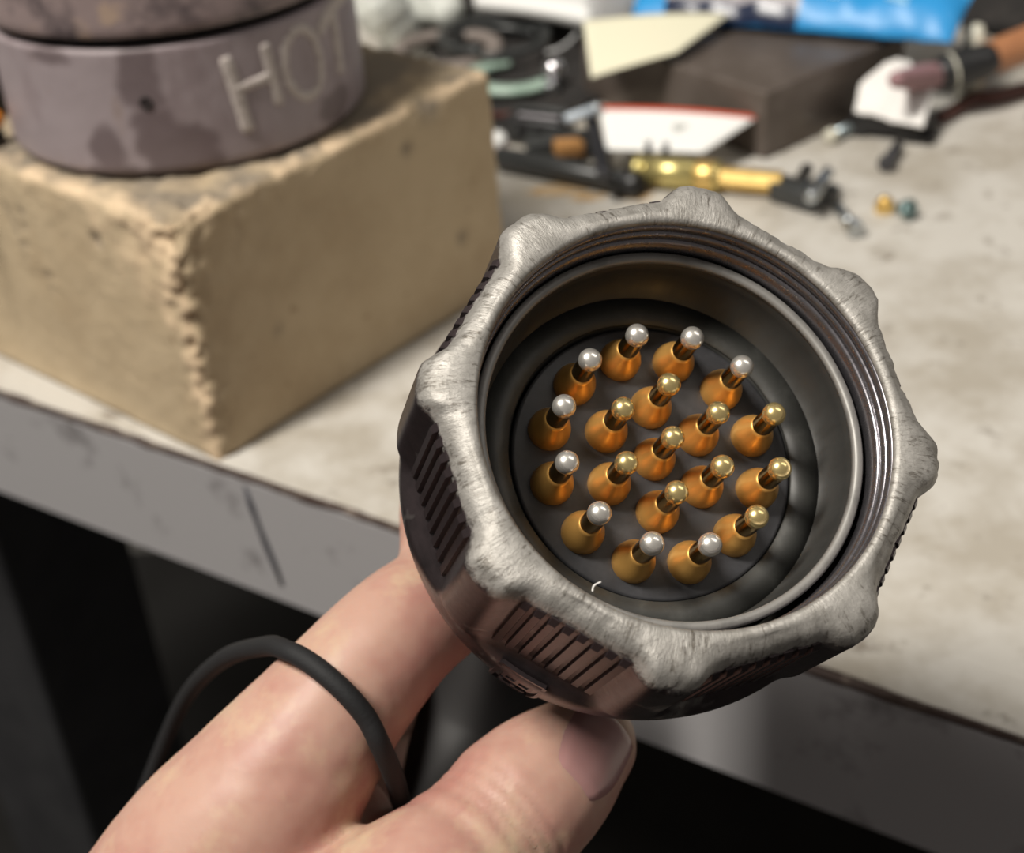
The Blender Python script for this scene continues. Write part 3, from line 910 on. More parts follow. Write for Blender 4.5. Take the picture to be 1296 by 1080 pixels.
# forearm
tube(hb, [(WR, 24), (depth(-30, 1800, 215), 27), (depth(-130, 2300, 195), 33), (depth(-220, 2900, 175), 37)], n=24, seg=6)
hand_me = remeshed(hb, 0.7, 22)
tdir = (TIP - IP).normalized()
creases = [(depth(x, y, 182), tdir, a_, w_) for x, y, a_, w_ in ((622, 1036, 0.45, 0.8), (637, 1022, 0.6, 0.75), (652, 1008, 0.5, 0.75), (667, 994, 0.3, 0.7), (592, 1066, 0.25, 0.9))]
ifd = (depth(502, 803, 197.5) - depth(335, 1012, 194)).normalized()
creases += [(depth(425, 985, 184), (depth(300, 960, 190) - depth(300, 1030, 190)).normalized(), 0.12, 1.4)]
hand_nrm = [v.normal.copy() for v in hand_me.vertices]
for v in hand_me.vertices:
    d = 0
    for p, n_, amp, wd in creases:
        q = v.co - p
        if q.length < 22:
            t = q.dot(n_) + 0.5 * fbm(v.co, 0.25)
            d -= amp * math.exp(-(t / wd) ** 2) * max(0, 1 - (q.length / 21) ** 2)
    d += 0.10 * fbm(v.co, 0.12)
    v.co += hand_nrm[v.index] * d
hand_bvh = BVHTree.FromPolygons([v.co.copy() for v in hand_me.vertices], [tuple(p.vertices) for p in hand_me.polygons])
def hit(px, py):
    d = ray(px, py).normalized()
    loc, n_, i_, t_ = hand_bvh.ray_cast(CAMP, d)
    return loc, n_
# thumbnail: a curved plate laid on the back of the thumb tip
nail_grid = []
nc, nn = hit(763, 952)
if nc is None: nc, nn = TIP - FW * 7, -FW
nn = (nn + RT * 0.35 - UP * 0.15).normalized()
nl = (tdir - nn * tdir.dot(nn)).normalized(); ns = nn.cross(nl)
nbm = bmesh.new()
gr = []
for j in range(13):
    row = []
    for i in range(11):
        a, b = i / 5 - 1, j / 6 - 1
        # rounded oval outline
        y = b * 6.4; x = a * 5.2 * (math.sqrt(1 - 0.72 * b * b) if b < 0 else 1 - 0.3 * b ** 3)
        p = nc + ns * x + nl * y + nn * 8
        loc, n2, _, _ = hand_bvh.ray_cast(p, -nn)
        if loc is None or (loc - nc).length > 11:
            loc = nc + ns * x + nl * y - nn * (0.055 * x * x + 0.02 * y * y)
        edge_ = max(abs(a), abs(b))
        row.append(loc + nn * (0.42 if edge_ < 0.95 else -0.25))
    gr.append(row)
vs = [[nbm.verts.new(p) for p in r_] for r_ in gr]
for j in range(12):
    for i in range(10):
        nbm.faces.new((vs[j][i], vs[j][i+1], vs[j+1][i+1], vs[j+1][i]))
hand = Thing('person', 'left hand and forearm of a person gripping the connector from behind, thumb in front', 'person', origin=WR)
hpos = hand_me.copy()
hand.part('body', hand_me, M_SKIN)
nme = bm2me(nbm, 'fingernail')
hand.part('fingernail', nme, M_NAIL, label='thumbnail in shade')

# black elastic cord over the index finger
CRD = 1.35
cp = []
for (x, y) in [(372, 833), (392, 842), (415, 858), (440, 882), (460, 908)]:
    l, n_ = hit(x, y)
    if l is not None:
        cp.append((l - ray(x, y).normalized() * 0.5 + n_ * 1.55, CRD))
z5 = (cp[-1][0] - CAMP).dot(FW)
pre = [(depth(150, 1090, 272), CRD), (depth(190, 985, 262), CRD), (depth(232, 888, 246), CRD), (depth(280, 836, 218), CRD), (depth(336, 818, 195.5), CRD)]
post = [(depth(481, 943, z5 + 1.0), CRD), (depth(498, 982, z5 + 6), CRD), (depth(508, 1016, z5 + 14), CRD), (depth(514, 1050, z5 + 24), CRD), (depth(528, 1180, z5 + 33), CRD), (depth(535, 1330, z5 + 36), CRD)]
bm = bmesh.new(); tube(bm, pre + cp + post, n=12, seg=6)
single('elastic_cord', bm, M_CORD, 'thin black cord looped over the index finger of the hand', 'cord', depth(440, 882, 186))

# ------------------------------------------------------------------ clutter on the bench behind
def up(p, h): return V((p.x, p.y, h))
# black rag lying under the small parts
RP = [at(455, -60, 0.6), at(800, -60, 0.6), at(768, 128, 0.6), at(622, 176, 0.6)]
def ragf(u, v):
    p = bilin(RP[0], RP[1], RP[2], RP[3])(u, v)
    e = 6 * fbm((u * 9, v * 9, 3), 0.35)
    p = p + V((e if 0 < v < 1 else e * 0.8, 5 * fbm((u * 9, v * 9, 8), 0.35), 0))
    p.z = 2.0 + 1.6 * abs(fbm((p.x, p.y, 0), 0.07)) + 1.2 * max(0, fbm((p.x, p.y, 9), 0.16))
    return p
bm = bmesh.new(); sheet(bm, ragf, 44, 36, 1.4)
single('rag', bm, M_RAG, 'crumpled black rag on the bench behind the firebrick under small parts', 'rag', up(at(660, 60), 0))

# steel block
kc = at(968, 203)
kx = (at(1085, 150) - kc).normalized(); ky = V((-kx.y, kx.x, 0))
kang = math.atan2(kx.y, kx.x)
KW, KL, KH = 66.0, 82.0, 21.5
kctr = kc + kx * KW / 2 + ky * KL / 2
bm = bmesh.new(); box(bm, Matrix.Translation(up(kctr, 0.05)) @ Matrix.Rotation(kang, 4, 'Z'), KW, KL, KH, 0.9, 3)
single('steel_block', bm, M_BLOCK, 'square dark brown steel block on the bench under the yellow note', 'block', up(kctr, 0))

# yellow note lying over the block's corner
NA, NB, NCc, ND = at(738, 26, 31), at(924, 20, 27), at(856, 66, KH + 4.5), at(748, 98, 21.5)
def notef(u, v):
    p = bilin(NA, NB, NCc, ND)(u, v)
    p.z += 1.3 * math.sin(u * 2.6) * (1 - v) + 0.8 * u * (1 - u) 
    return p
bm = bmesh.new(); sheet(bm, notef, 16, 12, 0.35)
single('paper_note', bm, M_NOTE, 'blank pale yellow paper note lying across the steel block', 'paper', up(at(840, 60, 20), 20))

# blue foil packet on top of the block
def packet():
    A, B, Cc, D = at(800, 20, 24), at(1204, 54, 25), at(1262, -75, 44), at(822, -95, 40)
    nx, ny = 56, 20
    me_idx = {}
    bm = bmesh.new()
    uvz = []
    def P(u, v, side):
        p = (A * (1 - u) + B * u) * (1 - v) + (D * (1 - u) + Cc * u) * v
        e = min(u, 1 - u) * 9; f = min(v, 1 - v) * 6
        puff = min(1, e) ** 0.7 * min(1, f) ** 0.7
        h = 6.0 * puff
        wr = 1.1 * fbm((u * 60, v * 14, 0), 0.22) + 0.7 * math.sin(u * 46 + 3 * math.sin(v * 5)) * puff * 0.8
        return p + V((0, -0.2, 1)).normalized() * (side * h + (wr if side > 0 else 0.3 * wr)) + V((0, -0.2, 1)).normalized() * (0.12 * side)
    g = {}
    for sd in (1, -1):
        for j in range(ny + 1):
            for i in range(nx + 1):
                g[i, j, sd] = bm.verts.new(P(i / nx, j / ny, sd))
    zones = []
    for j in range(ny):
        for i in range(nx):
            u, v = (i + 0.5) / nx, (j + 0.5) / ny
            f = bm.faces.new((g[i, j, 1], g[i+1, j, 1], g[i+1, j+1, 1], g[i, j+1, 1]))
            z = 0
            if 0.10 < u < 0.53:
                z = 2 if v < 0.10 else (3 if v < 0.24 else 1)
            f.material_index = z
            f2 = bm.faces.new((g[i, j, -1], g[i, j+1, -1], g[i+1, j+1, -1], g[i+1, j, -1]))
    for i in range(nx):
        bm.faces.new((g[i, 0, 1], g[i, 0, -1], g[i+1, 0, -1], g[i+1, 0, 1])); bm.faces.new((g[i+1, ny, 1], g[i+1, ny, -1], g[i, ny, -1], g[i, ny, 1]))
    for j in range(ny):
        bm.faces.new((g[0, j+1, 1], g[0, j+1, -1], g[0, j, -1], g[0, j, 1])); bm.faces.new((g[nx, j, 1], g[nx, j, -1], g[nx, j+1, -1], g[nx, j+1, 1]))
    t = Thing('foil_packet', 'crumpled blue foil packet with a black label panel on top of the steel block', 'packet', origin=up(at(1000, 30, 24), KH))
    o = t.part('pouch', bm, M_BLUE)
    for m_ in (M_PBLACK, M_PNAVY, M_PGREY):
        o.data.materials.append(m_)
    # flat printed streaks, too worn to read
    pb = bmesh.new()
    rr = random.Random(5)
    def streak(u0, u1, v0, v1):
        n = 6
        rows = []
        for k in range(n + 1):
            tt = k / n; u = u0 + (u1 - u0) * tt; v = v0 + (v1 - v0) * tt
            hw = 0.022
            rows.append([pb.verts.new(P(u, v - hw, 1) + V((0, -0.03, 0.22))), pb.verts.new(P(u, v + hw, 1) + V((0, -0.03, 0.22)))])
        for a, b in zip(rows, rows[1:]):
            pb.faces.new((a[0], b[0], b[1], a[1]))
    for k in range(16):
        u = 0.57 + 0.30 * rr.random(); v = 0.16 + 0.7 * rr.random()
        streak(u, u + 0.02 + 0.045 * rr.random(), v, v - 0.04 + 0.05 * rr.random())
    for k in range(9):
        u = 0.14 + 0.32 * rr.random(); v = 0.30 + 0.5 * rr.random()
        streak(u, u + 0.02 + 0.06 * rr.random(), v, v)
    o2 = t.part('printed_streaks', pb, M_PRINTW, parent=o, label='pale worn print on the foil')
packet()

# white card strip and grey plastic box at the very back
w0, w1 = at(604, 2, 16), at(748, 22, 16)
bm = bmesh.new()
WA, WB, WC, WD = at(600, -2, 17), at(748, 20, 17), at(752, -60, 17), at(590, -70, 17)
def wf(u, v):
    p = bilin(WA, WB, WC, WD)(u, v); p.z += 0.9 * math.sin(u * 3.0); return p
sheet(bm, wf, 12, 6, 5.0)
t = Thing('card_box', 'flat white card box at the back of the bench', 'box', origin=up(at(670, 5), 0))
t.part('sleeve', bm, M_CARD)
bm = bmesh.new(); wc = at(672, -18, 6)
box(bm, place(up(wc, 2.6), math.atan2((w1 - w0).y, (w1 - w0).x)), 34, 14, 9.2, 0.6); t.part('tray', bm, M_BLACKP)
bm = bmesh.new(); gp_ = at(776, 6, 26)
box(bm, place(up(gp_, 0.1) + V((0, 8, 0)), 0.1), 13, 14, 31, 1.6, 3)
t = Thing('plastic_bottle', 'small pale grey plastic bottle behind the yellow note', 'bottle', origin=up(gp_, 0))
t.part('body', bm, M_GREYCLEAR)
bm = bmesh.new(); lathe(bm, [(0, 30), (4, 30), (4, 33), (4.6, 33), (4.6, 41), (4.2, 41.6), (0, 41.6)], place(up(gp_, 0.2) + V((0, 8, 0))), 24); t.part('cap', bm, M_CARD)

# crumpled clear bag behind the pot
bm = bmesh.new()
def blob(px, py, z, r): return (at(px, py, z), r)
tube(bm, [blob(478, 4, 20, 10.5), blob(490, 18, 15, 10.5), blob(503, 34, 10, 8.5)], n=16)
tube(bm, [blob(480, -20, 14, 9), blob(520, -12, 12, 9), blob(552, 0, 11, 9.0), blob(566, 12, 10, 7.0)], n=16)
tube(bm, [blob(495, 10, 10, 8), blob(530, 8, 9, 6.5), blob(555, 15, 8, 6)], n=16)
tube(bm, [blob(460, -40, 14, 8), blob(540, -40, 14, 9)], n=16)
bag_me = remeshed(bm, 0.9, 3)
nr = [v.normal.copy() for v in bag_me.vertices]
for v in bag_me.vertices:
    v.co += nr[v.index] * (0.7 * fbm(v.co, 0.12, 3) - 0.7 * abs(fbm(v.co, 0.07, 2)))
    v.co.z = max(v.co.z, 3.4)
single('plastic_bag', bag_me, M_BAG, 'crumpled translucent white plastic bag behind the firebrick beside the pot', 'bag', up(at(510, 30), 3))

# flat rings, coil and small metal parts on the rag
def flat_ring(c, rin, rout, h, a0=0, a1=360, n=40, M=None):
    bm = bmesh.new(); rows = []
    full = a1 - a0 >= 360
    N = n
    for k in range(N + (0 if full else 1)):
        a = math.radians(a0 + (a1 - a0) * k / N)
        d = V((math.cos(a), math.sin(a), 0))
        rows.append([bm.verts.new(c + d * rin), bm.verts.new(c + d * rout), bm.verts.new(c + d * (rout - 0.3) + V((0, 0, h))), bm.verts.new(c + d * (rin + 0.3) + V((0, 0, h)))])
    pr = list(zip(rows, rows[1:])) + ([(rows[-1], rows[0])] if full else [])
    for a, b in pr:
        for k in range(4):
            bm.faces.new((a[k], a[(k + 1) % 4], b[(k + 1) % 4], b[k]))
    if not full:
        bm.faces.new(rows[0]); bm.faces.new(rows[-1][::-1])
    return bm
gc = at(652, 99, 4.4)
single('retaining_clip', flat_ring(gc, 11, 17.5, 2.2, 95, 320), M_GREEN, 'pale green C-shaped plastic clip lying on the black rag', 'clip', gc)
tc_ = at(566, 70, 5)
single('tape_ring', flat_ring(tc_, 15, 20.5, 3.5), M_RINGG, 'dull taupe flat ring just behind the far corner of the firebrick', 'ring', tc_)
# black cable coil
cc = at(628, 62, 5)
bm = bmesh.new()
pts = []
for k in range(46):
    a = k / 45 * 2 * PI * 1.6 + 0.6
    pts.append((cc + V((math.cos(a) * (17 + 0.06 * k), math.sin(a) * (17 + 0.06 * k), 1.5 + 0.11 * k)), 1.7))
tube(bm, pts, n=10, seg=2)
single('wire_coil', bm, M_GREYP, 'loose coil of dark grey wire on the rag beside the white bag', 'wire', cc)
# thin pale wire
bm = bmesh.new()
tube(bm, [(at(694, 66, 6), 0.7), (at(708, 62, 7), 0.7), (at(722, 52, 8), 0.7), (at(734, 38, 9), 0.7), (at(740, 26, 9), 0.7)], n=8)
single('thin_wire', bm, M_GREYCLEAR, 'thin pale wire curving up beside the yellow note', 'wire', at(694, 66, 5))
# chrome ball-headed stud
bp_ = at(701, 88, 8.6)
t = Thing('ball_stud', 'small chrome ball-headed stud standing on the black rag', 'stud', origin=up(bp_, 4))
bm = bmesh.new(); lathe(bm, [(0, -3.9), (1.5, -3.6), (2.8, -2.7), (3.7, -1.2), (3.9, 0), (3.6, 1.5), (2.6, 2.9), (1.3, 3.7), (0, 3.9)], Matrix.Translation(bp_), 24); t.part('ball', bm, M_CHROME)
bm = bmesh.new(); sp = at(696, 112, 5); rod(bm, bp_ + (sp - bp_).normalized() * 3.0, sp, 2.1); t.part('shank', bm, M_CHROME)
bm = bmesh.new(); lathe(bm, [(0, 0), (3.2, 0), (3.2, 1.4), (0, 1.4)], frame(sp, sp + (sp - bp_)), 6); t.part('hex_collar', bm, M_STEEL)

# long black rod and its neighbours in front of the rag
def simple_rod(name, label, cat, a, b, r, m, ends=None, group=None):
    t = Thing(name, label, cat, origin=V(((a.x + b.x) / 2, (a.y + b.y) / 2, min(a.z, b.z) - r)), group=group)
    bm = bmesh.new(); rod(bm, a, b, r, 20); t.part('shaft', bm, m)
    return t
a, b = at(630, 199, 4.1), at(796, 232, 4.1)
t = simple_rod('black_rod', 'long black plastic rod lying between firebrick and brass fitting', 'rod', a, b, 3.5, M_GREYP)
bm = bmesh.new(); d = (b - a).normalized(); lathe(bm, [(0, 0), (3.7, 0), (3.9, 0.4), (3.9, 4.6), (3.6, 5), (2.2, 5), (2.2, 3.5), (0, 3.5)], frame(b - d * 1.5, b + d), 24); t.part('collar', bm, M_BLACKP)
# black housing with a pale stripe
hc = at(684, 178, 0)
hang = math.atan2((at(730, 186) - at(640, 176)).y, (at(730, 186) - at(640, 176)).x)
HM = place(up(hc, 0.1), hang)
t = Thing('black_housing', 'small black plastic housing with a pale stripe beside the black rod', 'housing', M=HM)
bm = bmesh.new(); box(bm, Matrix.Identity(4), 21, 11, 8.5, 0.8); t.part('case', bm, M_BLACKP, local=True)
bm = bmesh.new(); box(bm, Matrix.Translation(V((0.5, -1.2, 8.3))), 14, 1.5, 0.6, 0.15); t.part('stripe', bm, M_PGREY, local=True, label='pale grey stripe')
bm = bmesh.new(); box(bm, Matrix.Translation(V((0, 3.2, 8.3))), 18, 2.6, 1.6, 0.4); t.part('ridge', bm, M_GREYP, local=True)
for x in (-6, 0, 6):
    bm = bmesh.new(); box(bm, Matrix.Translation(V((x, -5.6, 2.0))), 2.2, 1.2, 4.5, 0.2); t.part('side_rib', bm, M_GREYP, local=True)
# red and white cap
cpx = at(628, 182, 4.2)
t = Thing('screw_cap', 'small white cap with a red band against the firebrick corner', 'cap', origin=up(cpx, 0))
CPM = frame(up(cpx, 0.4), up(cpx, 0.4) + V((0.0, -0.25, 1)))
bm = bmesh.new(); lathe(bm, [(0, 0), (3.4, 0), (3.6, 0.4), (3.5, 6.2), (3.0, 7.4), (0, 7.8)], CPM, 24); t.part('cap', bm, M_CARD)
bm = bmesh.new(); lathe(bm, [(3.4, 2.8), (3.75, 2.9), (3.72, 5.2), (3.4, 5.3)], CPM, 24, closed=True); t.part('band', bm, M_PINKW, label='pinkish red band')
bm = bmesh.new(); tube(bm, [(at(606, 130, 6), 1.1), (at(616, 142, 5), 1.1), (at(630, 146, 4), 1.1), (at(650, 144, 4), 1.1)], n=8)
single('red_wire', bm, M_REDCORD, 'short dark red wire beside the far corner of the firebrick', 'wire', at(616, 142, 3))
# orange wood chip
oc = at(718, 176, 8)
bm = bmesh.new(); box(bm, place(up(oc, 3.2) , 0.25, 0.12), 8.5, 6, 4.2, 0.5)
single('wood_chip', bm, M_WOOD, 'small orange-brown wood chip among the black parts', 'wood', up(oc, 3.2))
bm = bmesh.new(); oc2 = at(714, 197, 0); box(bm, place(up(oc2, 0.1), 0.1), 24, 8, 6.6, 0.7)
single('black_bar', bm, M_GREYP, 'short dark grey bar just behind the black rod', 'bar', up(oc2, 0))
# threaded grey stud leaning on the rod
a, b = at(765, 222, 10.2), at(749, 152, 9.8)
t = Thing('threaded_stud', 'grey threaded stud lying across the black rod', 'stud', origin=up(a, 7))
bm = bmesh.new()
L_ = (b - a).length; pr = [(0, 0)]
k = 0
while k * 1.0 < L_ - 1:
    pr += [(1.75, k * 1.0 + 0.1), (2.2, k * 1.0 + 0.5), (1.75, k * 1.0 + 0.9)]; k += 1
pr += [(1.6, L_), (0, L_)]
lathe(bm, pr, frame(a, b), 14); t.part('thread', bm, M_DARKSTEEL)
# pale blue screw
def screw(name, label, a, b, r, m, headr, headh, hm=None, hn=6, group=None):
    t = Thing(name, label, 'screw', origin=V((a.x, a.y, min(a.z, b.z) - r)), group=group)
    M = frame(a, b); L = (b - a).length
    bm = bmesh.new(); lathe(bm, [(0, 0), (r * 0.8, 0), (r, 0.4), (r, L), (0, L)], M, 14); t.part('shank', bm, m)
    bm = bmesh.new(); lathe(bm, [(0, L - 0.05), (headr * 0.9, L - 0.05), (headr, L + 0.3), (headr, L + headh - 0.5), (headr * 0.85, L + headh), (0, L + headh)], M, hn); t.part('head', bm, hm or m, smooth=hn > 8)
    return t
screw('long_screw', 'pale shiny screw pointing at the white card from the left', at(716, 152, 13.5), at(752, 139, 15.0), 1.7, M_PALEBLUE, 2.2, 2.0, M_STEEL, 16)

# white card with a red upper edge, propped on the small parts
QA, QB, QC, QD = at(758, 134, 15.0), at(962, 146, 13), at(890, 193, 8.6), at(768, 189, 9.2)
def cardf(u, v):
    p = bilin(QD, QC, QB, QA)(u, v); p.z += 0.9 * math.sin(PI * u) * v; return p
t = Thing('card', 'white card with a red upper edge propped against the steel block', 'card', origin=up(at(850, 170, 8), 0))
bm = bmesh.new(); sheet(bm, cardf, 14, 8, 0.5); t.part('sheet', bm, M_CARD)
bm = bmesh.new(); sheet(bm, lambda u, v: cardf(0.02 + 0.98 * u, 0.90 + 0.10 * v) + V((0, -0.1, 0.12)), 14, 2, 0.14); t.part('red_edge', bm, M_RED, label='printed red edge')
bm = bmesh.new()
cq = lambda u, v: cardf(0.52 + 0.13 * u, 0.40 + 0.28 * v) + V((0, -0.05, 0.1))
pt = [bm.verts.new(cq(0.5 + 0.5 * math.cos(a_) * (0.75 + 0.25 * math.sin(3 * a_)), 0.5 + 0.5 * math.sin(a_) * (0.8 + 0.2 * math.cos(2 * a_)))) for a_ in [2 * PI * k / 16 for k in range(16)]]
bm.faces.new(pt); t.part('print', bm, M_GREYPRINT, smooth=False, label='small grey print')

# brass fitting
a, b = at(803, 214, 5.6), at(990, 231, 4.8)
t = Thing('brass_fitting', 'brass fitting with a ribbed barrel and a thin hex end above the connector', 'fitting', origin=up(a, 0))
M_ = frame(a, b); L_ = (b - a).length
f_ = L_ / 100.0
bm = bmesh.new(); lathe(bm, [(0, 0), (4.0, 0), (4.6, 0.5), (4.6, 5 * f_), (3.4, 6 * f_), (3.4, 8 * f_), (4.5, 9 * f_), (4.5, 42 * f_), (3.6, 43 * f_), (3.6, 45 * f_), (0, 45 * f_)], M_, 28); t.part('barrel', bm, M_BRASSP)
bm = bmesh.new(); lathe(bm, [(0, 43 * f_), (4.2, 43 * f_), (4.6, 44 * f_), (4.6, 55 * f_), (4.2, 56 * f_), (0, 56 * f_)], M_, 28); t.part('collar', bm, M_BRASS)
bm = bmesh.new(); lathe(bm, [(0, 55 * f_), (4.7, 55.5 * f_), (4.7, 58 * f_), (0, 58 * f_)], M_, 20); t.part('flange', bm, M_BRASSP)
bm = bmesh.new(); lathe(bm, [(0, 57 * f_), (3.3, 57.5 * f_), (3.3, 99 * f_), (2.8, 100 * f_), (0, 100 * f_)], M_, 6); t.part('hex_stem', bm, M_BRASS, smooth=False)
for q in (0.10, 0.22):
    c_ = a + (b - a) * q
    bm = bmesh.new(); rod(bm, c_ + V((0, 0, 3.8)), c_ + V((0.2, 1.5, 8.6)), 1.0, 10); t.part('terminal', bm, M_DARKSTEEL, label='dark terminal post')
# rust stain on the bench in front of the rod
bm = bmesh.new()
for (cx_, cy_, rx, ry, sd) in ((712, 240, 11, 4.0, 1), (745, 250, 6, 2.6, 2), (805, 246, 5, 4, 3)):
    c_ = at(cx_, cy_, 0.06)
    pt = []
    for k in range(22):
        a_ = 2 * PI * k / 22; q = 1 + 0.4 * fbm((math.cos(a_) * 2, math.sin(a_) * 2, sd), 0.9)
        pt.append(bm.verts.new(c_ + V((math.cos(a_) * rx * q, math.sin(a_) * ry * q, 0))))
    bm.faces.new(pt)
bench.part('rust_stain', bm, M_RUST, parent=top, smooth=False, label='rust-coloured stain on the worktop')

# black clip with a silver pin
sc_ = at(1010, 258, 0)
sa = math.atan2((at(1046, 268) - at(978, 247)).y, (at(1046, 268) - at(978, 247)).x)
SM = place(up(sc_, 0.1), sa)
t = Thing('black_clip', 'black plastic clip with a silver pin lying just right of the brass fitting', 'clip', M=SM)
bm = bmesh.new(); box(bm, Matrix.Identity(4), 15.5, 8, 6.0, 0.8); t.part('body', bm, M_GREYP, local=True)
bm = bmesh.new(); box(bm, Matrix.Translation(V((4.5, 5.5, 0))), 8, 6, 5.0, 0.7); t.part('jaw', bm, M_BLACKP, local=True)
bm = bmesh.new(); pa, pb_ = at(1026, 251, 7.5), at(1048, 218, 7.0); rod(bm, pa, pb_, 1.9, 16); t.part('pin', bm, M_STEEL, label='shiny silver pin')
bm = bmesh.new(); pa, pb_ = at(1008, 238, 4.5), at(1022, 213, 4.5); rod(bm, pa, pb_, 1.9, 12); t.part('lever', bm, M_DARKWOOD)
screw('silver_screw', 'silver hex screw on the bench nearest the connector rim', at(1060, 262, 1.8), at(1079, 286, 2.4), 1.7, M_STEEL, 2.7, 3.4)
t = Thing('brass_nut', 'tiny brass nut beside the teal screw on the bench', 'nut', origin=up(at(1119, 266), 0))
bm = bmesh.new(); lathe(bm, [(1.2, 0.05), (2.8, 0.05), (2.8, 3.0), (2.5, 3.3), (1.2, 3.3)], place(up(at(1119, 268), 0)), 6, closed=True); t.part('hex_body', bm, M_BRASS, smooth=False)
bm = bmesh.new(); lathe(bm, [(0, 3.0), (2.0, 3.0), (1.8, 4.2), (1.0, 4.8), (0, 5.0)], place(up(at(1119, 268), 0)), 18); t.part('dome', bm, M_BRASS)
screw('teal_screw', 'small teal-grey screw beside the brass nut on the bench', at(1134, 262, 2.0), at(1146, 264, 3.0), 1.1, M_BLUESTEEL, 2.9, 2.6, M_TEAL, 6)
screw('grey_bolt', 'small dark grey bolt below the white tissue on the bench', at(1137, 184, 2.4), at(1123, 204, 2.7), 1.7, M_DARKSTEEL, 2.5, 3.0, None, 8)
screw('blue_zinc_screw', 'blue-grey screw with a pale tip poking from under the white tissue', at(1090, 154, 3.0), at(1056, 170, 2.5), 1.7, M_BLUESTEEL, 2.3, 3.0, M_CREAM, 16)

# black bracket under the tissue
bc = at(1126, 178, 0)
ba = math.atan2((at(1172, 186) - at(1084, 176)).y, (at(1172, 186) - at(1084, 176)).x)
BMx = place(up(bc, 0.1) + V((0, 5, 0)), ba)
t = Thing('black_bracket', 'low black plastic bracket under the white tissue', 'bracket', M=BMx)
bm = bmesh.new()
prof = [(-12, 0), (-12, 3.5), (-8, 6.5), (-3, 7.8), (3, 7.8), (8, 6.5), (11.5, 3.5), (11.5, 0), (6, 0), (4.5, 2.2), (-4.5, 2.2), (-6, 0)]
fr = [bm.verts.new(V((x, -5, z))) for x, z in prof]; bk = [bm.verts.new(V((x, 7, z))) for x, z in prof]
bm.faces.new(fr); bm.faces.new(bk[::-1])
for k in range(len(prof)): bm.faces.new((fr[k], fr[(k+1) % len(prof)], bk[(k+1) % len(prof)], bk[k]))
t.part('arch', bm, M_BLACKP, local=True, smooth=False)
bm = bmesh.new(); box(bm, Matrix.Translation(V((13.2, 0, 0))), 5, 9, 2.4, 0.4); t.part('foot', bm, M_BLACKP, local=True)

# folded white tissue
TA, TB, TC, TD = at(1081, 142, 8.5), at(1168, 160, 8.5), at(1183, 116, 13), at(1088, 107, 15)
TE, TF = at(1143, 96, 17), at(1140, 70, 19)
def tisf(u, v):
    if v < 0.6:
        p = bilin(TA, TB, TC, TD)(u, v / 0.6)
    else:
        p = bilin(TD, TC, at(1150, 74, 20), at(1122, 78, 20))(u, (v - 0.6) / 0.4)
        if u > 0.5: p = p + V((0, 0, -3.0 * (u - 0.5) * (v - 0.6)))
    p.z += 0.8 * fbm((u * 12, v * 12, 4), 0.3) + 1.2 * math.sin(u * PI) * (0.6 - abs(v - 0.6))
    return p
bm = bmesh.new(); sheet(bm, tisf, 18, 18, 0.7)
single('tissue', bm, M_WHITE, 'folded white tissue on the bench to the right of the steel block', 'tissue', up(at(1130, 125, 8), 8))

# brush with a wooden handle
h0, h1 = at(1243, 78, 17), at(1340, 40, 17)
t = Thing('brush', 'old brush with orange-brown handle, black ferrule and pink tip', 'brush', origin=up(at(1240, 78, 12), 0))
bm = bmesh.new(); d = h1 - h0
tube(bm, [(h0, 5.0), (h0 + d * 0.25, 5.4), (h0 + d * 0.6, 5.6), (h1, 5.4), (h1 + d * 1.0, 5.0), (h1 + d * 2.0, 3.6)], n=20); t.part('handle', bm, M_HANDLE)
f0 = at(1180, 97, 14.5)
bm = bmesh.new(); tube(bm, [(h0 + d * 0.03, 5.4), (h0 + (f0 - h0) * 0.3, 6.0), (h0 + (f0 - h0) * 0.7, 5.6), (f0, 4.4)], n=20); t.part('ferrule', bm, M_BLACKP, label='black ferrule')
f1 = at(1135, 101, 23.0)
bm = bmesh.new(); tube(bm, [(f0 + (h0 - f0) * 0.05, 4.2), ((f0 + f1) / 2, 3.8), (f1, 2.6)], n=18); t.part('tip', bm, M_PINK, label='dusty pink tip')
bm = bmesh.new(); lathe(bm, [(4.6, -0.5), (5.85, -0.4), (5.85, 0.4), (4.6, 0.5)], frame(h0 + (f0 - h0) * 0.62, f0), 24, closed=True); t.part('band', bm, M_CREAM, label='cream band round the ferrule')
# dark red cord under the brush
bm = bmesh.new()
tube(bm, [(at(1192, 148, 2.5), 2.0), (at(1206, 140, 2.5), 2.2), (at(1232, 126, 2.5), 2.4), (at(1262, 122, 2.5), 2.4), (at(1300, 112, 2.5), 2.4), (at(1380, 96, 2.5), 2.4)], n=12)
single('power_cord', bm, M_REDCORD, 'dark red-brown cord on the bench under the brush', 'cord', up(at(1232, 126), 0))
# cream plug and dark pouch at the back right
t = Thing('wall_plug', 'small cream plug just behind the brush', 'plug', origin=up(at(1232, 62, 8), 0))
pc = at(1234, 50, 20)
bm = bmesh.new(); lathe(bm, [(0, 0), (4.2, 0), (4.4, 0.6), (4.2, 15), (3.4, 20), (2.2, 24.5), (0, 25)], place(up(pc, 0.1)), 20); t.part('body', bm, M_CREAM)
bm = bmesh.new(); lathe(bm, [(4.1, 7), (4.7, 7.2), (4.7, 9), (4.1, 9.2)], place(up(pc, 0.1)), 20, closed=True); t.part('ring', bm, M_WOOD)
DP = [at(1218, 40, 0.5), at(1420, 70, 0.5), at(1420, -90, 0.5), at(1180, -90, 0.5)]
def pouchf(u, v):
    p = bilin(*DP)(u, v)
    p.z = 2.2 + 17 * (min(u, 1 - u) * 2) ** 0.5 * (min(v, 1 - v) * 2) ** 0.5 + 1.5 * fbm(p, 0.06)
    return p
bm = bmesh.new(); sheet(bm, pouchf, 24, 18, 1.5)
